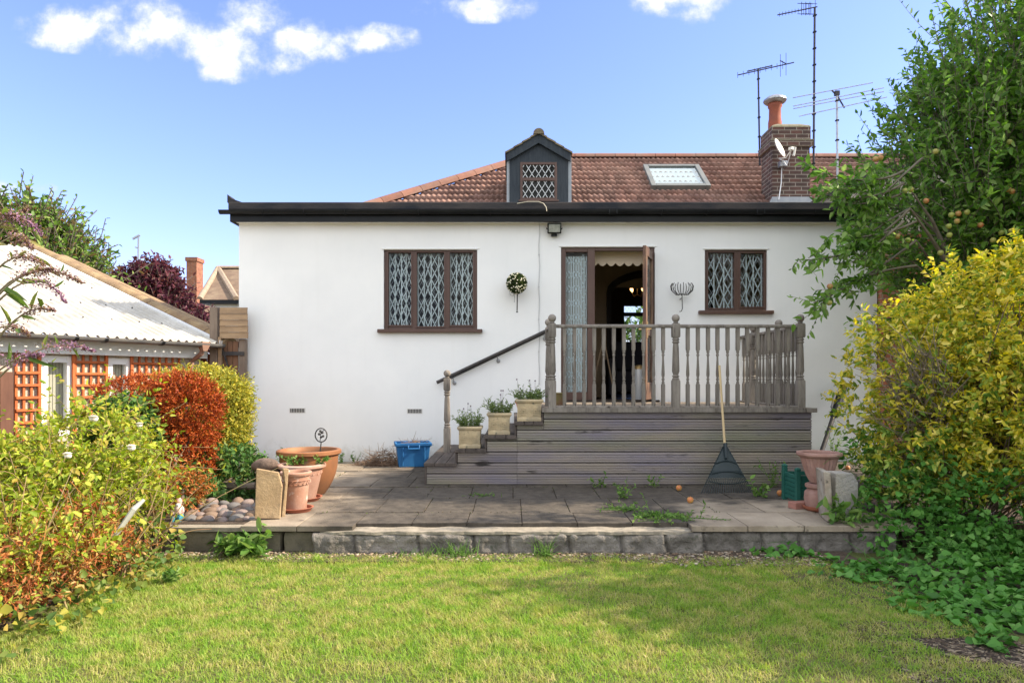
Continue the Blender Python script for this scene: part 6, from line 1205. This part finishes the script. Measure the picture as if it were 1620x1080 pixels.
clipped('low_red_shrub','patch of orange red leaves beside the small garden figure',[(-2.83,5.85,.42,.15,.12,.13)],160,.03,[(.42,.13,.04),(.5,.2,.06),(.2,.16,.04)],(-2.83,5.85,.15))
# buddleia arching in from the left
bd=thing('buddleia','arching buddleia shoots with fading purple brown flower spikes at the left edge','shrub',(-3.9,3.9,0))
bs=[((-215,1000),(-80,330),(20,300),(66,372)),((-215,1000),(-60,400),(40,395),(132,448)),((-215,1000),(-40,520),(30,470),(88,492)),((-215,1000),(-50,560),(60,520),(150,556)),((-215,1000),(-60,380),(10,350),(45,330)),((-215,1000),(-60,440),(20,430),(85,425)),
    ((-215,1000),(-60,600),(0,560),(70,560)),((-215,1000),(-60,340),(20,345),(52,395)),((-215,1000),(-60,470),(0,500),(48,530)),((-215,1000),(-50,400),(60,400),(105,480)),((-215,1000),(-50,300),(0,330),(28,345)),((-215,1000),(-60,380),(20,380),(70,420))]
cur=[]
for k,q in enumerate(bs):
    Yb=3.7+.12*(k%5); pp=[np.array(at(*r_,Yb)) for r_ in q]; tt=np.linspace(0,1,16)[:,None]; cur.append((1-tt)**3*pp[0]+3*tt*(1-tt)**2*pp[1]+3*tt*tt*(1-tt)*pp[2]+tt**3*pp[3])
C_=np.array(cur); V,F=leafy(C_[:,5:14],8,.10,.20,out=.8,droop=.35,start=0); np_mesh('foliage',V,[F],leafmat('buddleia leaf',[(.18,.25,.05),(.24,.28,.06),(.12,.19,.04),(.30,.28,.10)]),bd)
V,F=tubes(C_,np.linspace(.010,.003,16)[None,:]*np.ones((len(C_),1)),5); np_mesh('stem',V,[F],mat('buddleia stem',(.20,.17,.09),(.27,.20,.12),scale=8),bd)
for k,c in enumerate(cur):
    tip=c[11:]; m=330; t_=rng.random(m); ix=t_*(len(tip)-1); i0=np.minimum(ix.astype(int),len(tip)-2); f=(ix-i0)[:,None]; P=tip[i0]*(1-f)+tip[i0+1]*f; P=P+rng.normal(size=P.shape)*(.022*(1.1-t_))[:,None]; V,F=leaves(P,rng.normal(size=P.shape),.013,.6); VF=join([(V,F),tubes(tip[None],np.full((1,len(tip)),.004),5)]); V,F=VF[0],VF[1][0]
    np_mesh('flower_spike',V,[F],leafmat('spike %d'%k,[(.20,.10,.09),(.28,.17,.11),(.34,.22,.28),(.15,.09,.05),(.26,.17,.09)] if k%3 else [(.36,.20,.34),(.30,.16,.22),(.20,.11,.08)],trans=.2),bd)
# wispy twigs over the garage window
# distant trees
def far_tree(name,lab,blobs,n_,size,cols,org,up,L,per=9,bias=.25):
    t_=thing(name,lab,'tree',org); P,O=in_blobs(blobs,n_,bias,(1.1,-.75),3); S=shoots(P,O*.6+np.array([0,0,up])+rng.normal(size=P.shape)*.35,rng.uniform(*L,len(P)),6,.3)
    V,F=leafy(S,per,size,.5,out=.9); np_mesh('crown',V,[F],leafmat(lab[:12]+' leaf',cols,trans=.25),t_); V,F=tubes(S,np.full(S.shape[:2],.012)); np_mesh('twigs',V,[F],bark,t_)
    g=MB(); g.tube([org,(org[0]+.1,org[1],1.4),(blobs[0][0],blobs[0][1],blobs[0][2]-.3)],[.2,.16,.1],8)
    for b_ in blobs: g.tube([(org[0]+.1,org[1],1.4),((b_[0]+org[0])/2,b_[1],(b_[2]+1.6)/2+.2),(b_[0],b_[1],b_[2]+b_[5]*.5)],[.1,.07,.03],6)
    g.build('trunk',bark,t_,smooth=True)
far_tree('leafy_tree','bushy green tree with upright shoots beyond the white garage roof',[(X_(20,16),16,4.0,1.4,1.3,1.0),(X_(90,16),16,3.4,.85,1,.75),(X_(-90,16),16,4.3,1.3,1.2,1.2),(X_(50,16),16,4.3,.6,.8,.6),(X_(125,16),16,2.9,.65,.8,.5)],3000,.12,[(.12,.22,.04),(.16,.27,.05),(.09,.17,.03),(.22,.29,.07),(.22,.15,.06)],(X_(40,16),16,0),1.0,(.4,1.1),11)
far_tree('purple_leaved_tree','dark purple leaved tree between the green tree and the brick chimney',[(X_(238,21),21,3.7,.95,1.1,.95),(X_(195,21),21,3.5,.8,1.0,.7),(X_(300,21),21,2.75,.65,1,.65),(X_(245,21),21,4.2,.5,.7,.55)],1900,.13,[(.085,.026,.045),(.12,.035,.055),(.055,.018,.03),(.17,.06,.07),(.11,.035,.03)],(X_(262,21),21,0),.6,(.25,.55),10)
far_tree('garden_tree','green tree in front of the house glimpsed through the far leaded window',[(5.2,26,1.9,2.4,1.2,1.5)],500,.22,[(.08,.15,.04),(.12,.2,.05)],(5.2,26,0),.5,(.4,.9),8)
